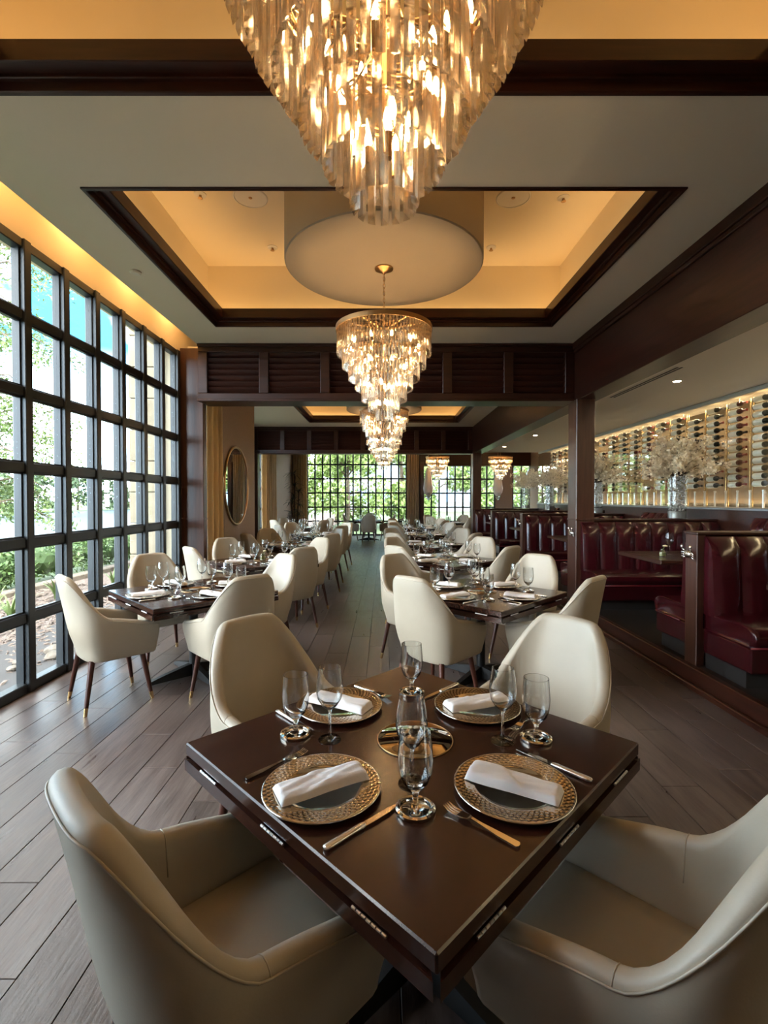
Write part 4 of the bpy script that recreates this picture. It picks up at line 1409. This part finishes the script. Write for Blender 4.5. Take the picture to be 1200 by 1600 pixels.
# hedge: one clipped shrub after another
for k in range(12):
    y = 2.0+k*1.5
    rnd = random.Random(900+k)
    e = tag(empty('hedge_shrub', (-6.45, y, -0.05)), 'clipped green hedge shrub before the lake, %s in its row' % ORD[k], 'shrub', 'hedge row before the lake')
    c = MB(); 
    for q in range(4):
        c.blob((rnd.uniform(-0.15, 0.15), -0.40+q*0.27, 0.38), 0.25, 2, 0.12, (1, 1, 0.95))
    c.build('inner_twigs', mat('hedge_core', (0.03, 0.06, 0.015), 0.9) if k == 0 else bpy.data.materials['hedge_core'], e)
    b = MB()
    leaf_cloud(b, [((rnd.uniform(-0.15, 0.15), -0.42+q*0.21, 0.42), 0.42, (1, 0.9, 0.95)) for q in range(5)], 1500, 0.045, rnd)
    stuff(b.build('leaves', M['leafB'], e, fix=False))
# kerb stones in front of the hedge
for k in range(16):
    o = MB().cbox(-0.10, 0.10, -0.48, 0.48, 0, 0.13, 0.02).build('kerb_stone', M['rock'], None, loc=(-5.85, 2.2+k*1.0, -0.06))
    tag(o, 'pale kerb stone edging the mulch bed before the hedge, %s in line' % ORD[k], 'kerb stone', 'kerb stones before the hedge')
# rocks along the window
rk = random.Random(12)
for k in range(26):
    b = MB().blob((0, 0, 0), rk.uniform(0.04, 0.10), 2, 0.12, (1, 1.2, 0.55))
    o = b.build('rock', M['rock'], None, loc=(-3.12-rk.uniform(0, 0.35), 2.6+k*0.17+rk.uniform(-0.05, 0.05), 0.01), angle=25)
    tag(o, 'rough tan rock in the border just outside the window, %s in line' % ORD[k], 'rock', 'border rocks outside the window')
# bark chips
bc = MB(); rk = random.Random(13)
for k in range(5000):
    p = Vector((rk.uniform(-5.8, -3.1), rk.uniform(1.0, 8.7), -0.02+rk.uniform(0, 0.02)))
    a = rk.uniform(0, 3.14); L = rk.uniform(0.015, 0.05); w = L*0.35; t = rk.uniform(-0.4, 0.4)
    u = Vector((math.cos(a)*L, math.sin(a)*L, t*L)); v = Vector((-math.sin(a)*w, math.cos(a)*w, 0))
    bc.add([p+u+v, p-u+v, p-u-v, p+u-v, p+Vector((0, 0, 0.012))], [(0, 1, 4), (1, 2, 4), (2, 3, 4), (3, 0, 4)])
o = stuff(bc.build('bark_chips', mat('bark_chip', (0.08, 0.055, 0.042), 0.95, col2=(0.22, 0.165, 0.13), scale=9, coord='World'), None, fix=False))
o['label'] = 'brown bark chips strewn over the bed outside the window'; o['category'] = 'mulch'
# strappy border plants
def border_plant(x, y, i):
    rnd = random.Random(300+i)
    e = tag(empty('border_plant', (x, y, -0.03)), 'bright green strappy plant in the mulch bed outside, %s of the clump' % ORD[i], 'plant', 'strappy border plants')
    for k in range(16):
        a = rnd.uniform(0, 6.28); L = rnd.uniform(0.25, 0.45); lean = rnd.uniform(0.3, 1.0)
        pts = []
        for q in range(6):
            u = q/5
            r = L*lean*u*u*0.9+0.02; z = L*(u-0.35*u*u*lean)
            w = 0.018*(1-u**3)+0.001
            d = Vector((math.cos(a), math.sin(a), 0)); n = Vector((-d.y, d.x, 0))
            p = d*r+Vector((0, 0, z))
            pts.append([p-n*w, p+n*w])
        MB().grid(pts).build('leaf', M['leafA'], e, fix=False, smooth=True)
for i, (x, y) in enumerate(((-4.5, 5.4), (-4.7, 6.1), (-4.3, 4.9), (-5.0, 7.4), (-4.8, 8.6), (-5.2, 10.0), (-4.0, 7.9), (-5.3, 6.6))):
    border_plant(x, y, i)

def tree(name, x, y, z, h, r, label, m, nleaf, size, seed, group=None, crown=0.55, trunk=True, sq=(1, 1, 0.9), nb=9):
    rnd = random.Random(seed)
    e = tag(empty(name, (x, y, z)), label, 'tree', group)
    if trunk:
        MB().tube([(0, 0, 0), (0.05*h*0.2, 0, h*0.3), (0, 0.03*h, h*0.62), (0.02*h, 0, h*0.85)], [0.035*h*0.6, 0.022*h, 0.014*h, 0.006*h], 8).build('trunk', M['bark'], e, smooth=True)
    cs = []
    br = MB()
    for k in range(nb):
        a = rnd.uniform(0, 6.28); q = r*rnd.uniform(0.3, 0.8); zz = h*rnd.uniform(1-crown, 0.92)
        c = (q*math.cos(a), q*math.sin(a), zz)
        cs.append((c, r*rnd.uniform(0.32, 0.5), sq))
        br.tube([(0, 0, max(0.2*h, zz-0.35*r)), (c[0]*0.5, c[1]*0.5, zz-0.08*r), c], [0.010*h, 0.006*h, 0.002*h], 5)
    br.build('branches', M['bark'], e, smooth=True)
    b = MB()
    leaf_cloud(b, cs, nleaf, size, rnd)
    stuff(b.build('foliage', m, e, fix=False))
    return e
# airy tree close to the window
def near_tree():
    rnd = random.Random(77)
    e = tag(empty('lakeside_tree', (-10.3, 11.4, -0.1)), 'airy light green tree with drooping branches close outside the window', 'tree')
    MB().tube([(0, 0, 0), (0.1, 0.0, 2.0), (0.0, 0.1, 4.5), (0.1, 0, 9.5)], [0.2, 0.16, 0.11, 0.04], 10).build('trunk', M['bark'], e, smooth=True)
    br = MB(); lf = MB()
    for k in range(95):
        z0 = rnd.uniform(1.2, 9.2); a = rnd.uniform(0, 6.28)
        L = rnd.uniform(1.5, 3.2)
        d = Vector((math.cos(a), math.sin(a), 0))
        if d.x > 0.4: L *= 0.95
        p0 = Vector((0.05, 0, z0)); p1 = p0+d*L*0.55+Vector((0, 0, 0.35)); p2 = p0+d*L+Vector((0, 0, -0.15-0.3*rnd.random()))
        br.tube([p0, p1, p2], [0.035, 0.02, 0.006], 5)
        for q in range(330):
            u = rnd.uniform(0.25, 1.05)
            c = p0*(1-u)**2+p1*2*u*(1-u)+p2*u*u
            c = c+Vector((rnd.gauss(0, 0.16), rnd.gauss(0, 0.16), rnd.gauss(-0.05, 0.12)))
            s = rnd.uniform(0.035, 0.075)
            ax = Vector((rnd.gauss(0, 1), rnd.gauss(0, 1), rnd.gauss(0, 1)+0.8)).normalized()
            u1 = ax.orthogonal().normalized()
            u1 = (Matrix.Rotation(rnd.uniform(0, 6.28), 3, ax) @ u1)*s
            u2 = ax.cross(u1).normalized()*s*0.4
            lf.add([c+u1, c+u2, c-u1, c-u2], [(0, 1, 2, 3)])
    br.build('branches', M['bark'], e, smooth=True)
    stuff(lf.build('foliage', M['leafA'], e, fix=False))
near_tree()
# distant shore
rt = random.Random(21)
for k in range(30):
    y = 62+k*5.4+rt.uniform(-0.4, 0.4)
    tree('shore_tree', -66-rt.uniform(0, 2), y, -0.9, rt.uniform(6.5, 9.0)*(1+0.15*math.sin(k*0.9)), 2.9, 'rounded green tree in the belt across the lake, %s from the left' % ORD[k], M['leafC'], 900, 0.42, 400+k, 'trees across the lake', 0.9, True, (1, 1, 0.8), 12)
# trees outside the end windows
for k, (x, y, h, r) in enumerate(((-5.2, 27.0, 6.5, 2.3), (-1.9, 25.0, 5.5, 2.0), (1.0, 28.0, 6.0, 2.1), (-3.0, 31, 8.0, 3.0), (2.8, 30, 6.0, 2.4), (5.5, 28, 5.0, 2.0), (8.0, 31, 6.0, 2.4))):
    tree('garden_tree', x, y, -0.1, h, r, 'leafy bright green tree beyond the end windows, %s from the left' % ['first', 'third', 'fourth', 'second', 'fifth', 'sixth', 'seventh'][k], M['leafD'], 4200, 0.14, 600+k, 'trees beyond the end windows', 0.86, True, (1, 1, 0.9), 12)
# pale building far behind
e = tag(empty('office_building', (9.0, 62.0, -0.1)), 'pale office building with glass bands beyond the end windows', 'building')
MB().box(-16, 16, 0, 12, 0, 14).build('wall', mat('pale_concrete', (0.2, 0.205, 0.21), 0.8), e)
gm = mat('blue_glass', (0.18, 0.27, 0.38), 0.15)
wme = MB().box(-1.2, 1.2, -0.12, 0.1, 0, 1.6).mesh('window', gm)
for r in range(4):
    for k in range(11):
        obj('window', wme, e, (-14.2+k*2.84, 0, 1.2+r*3.2))
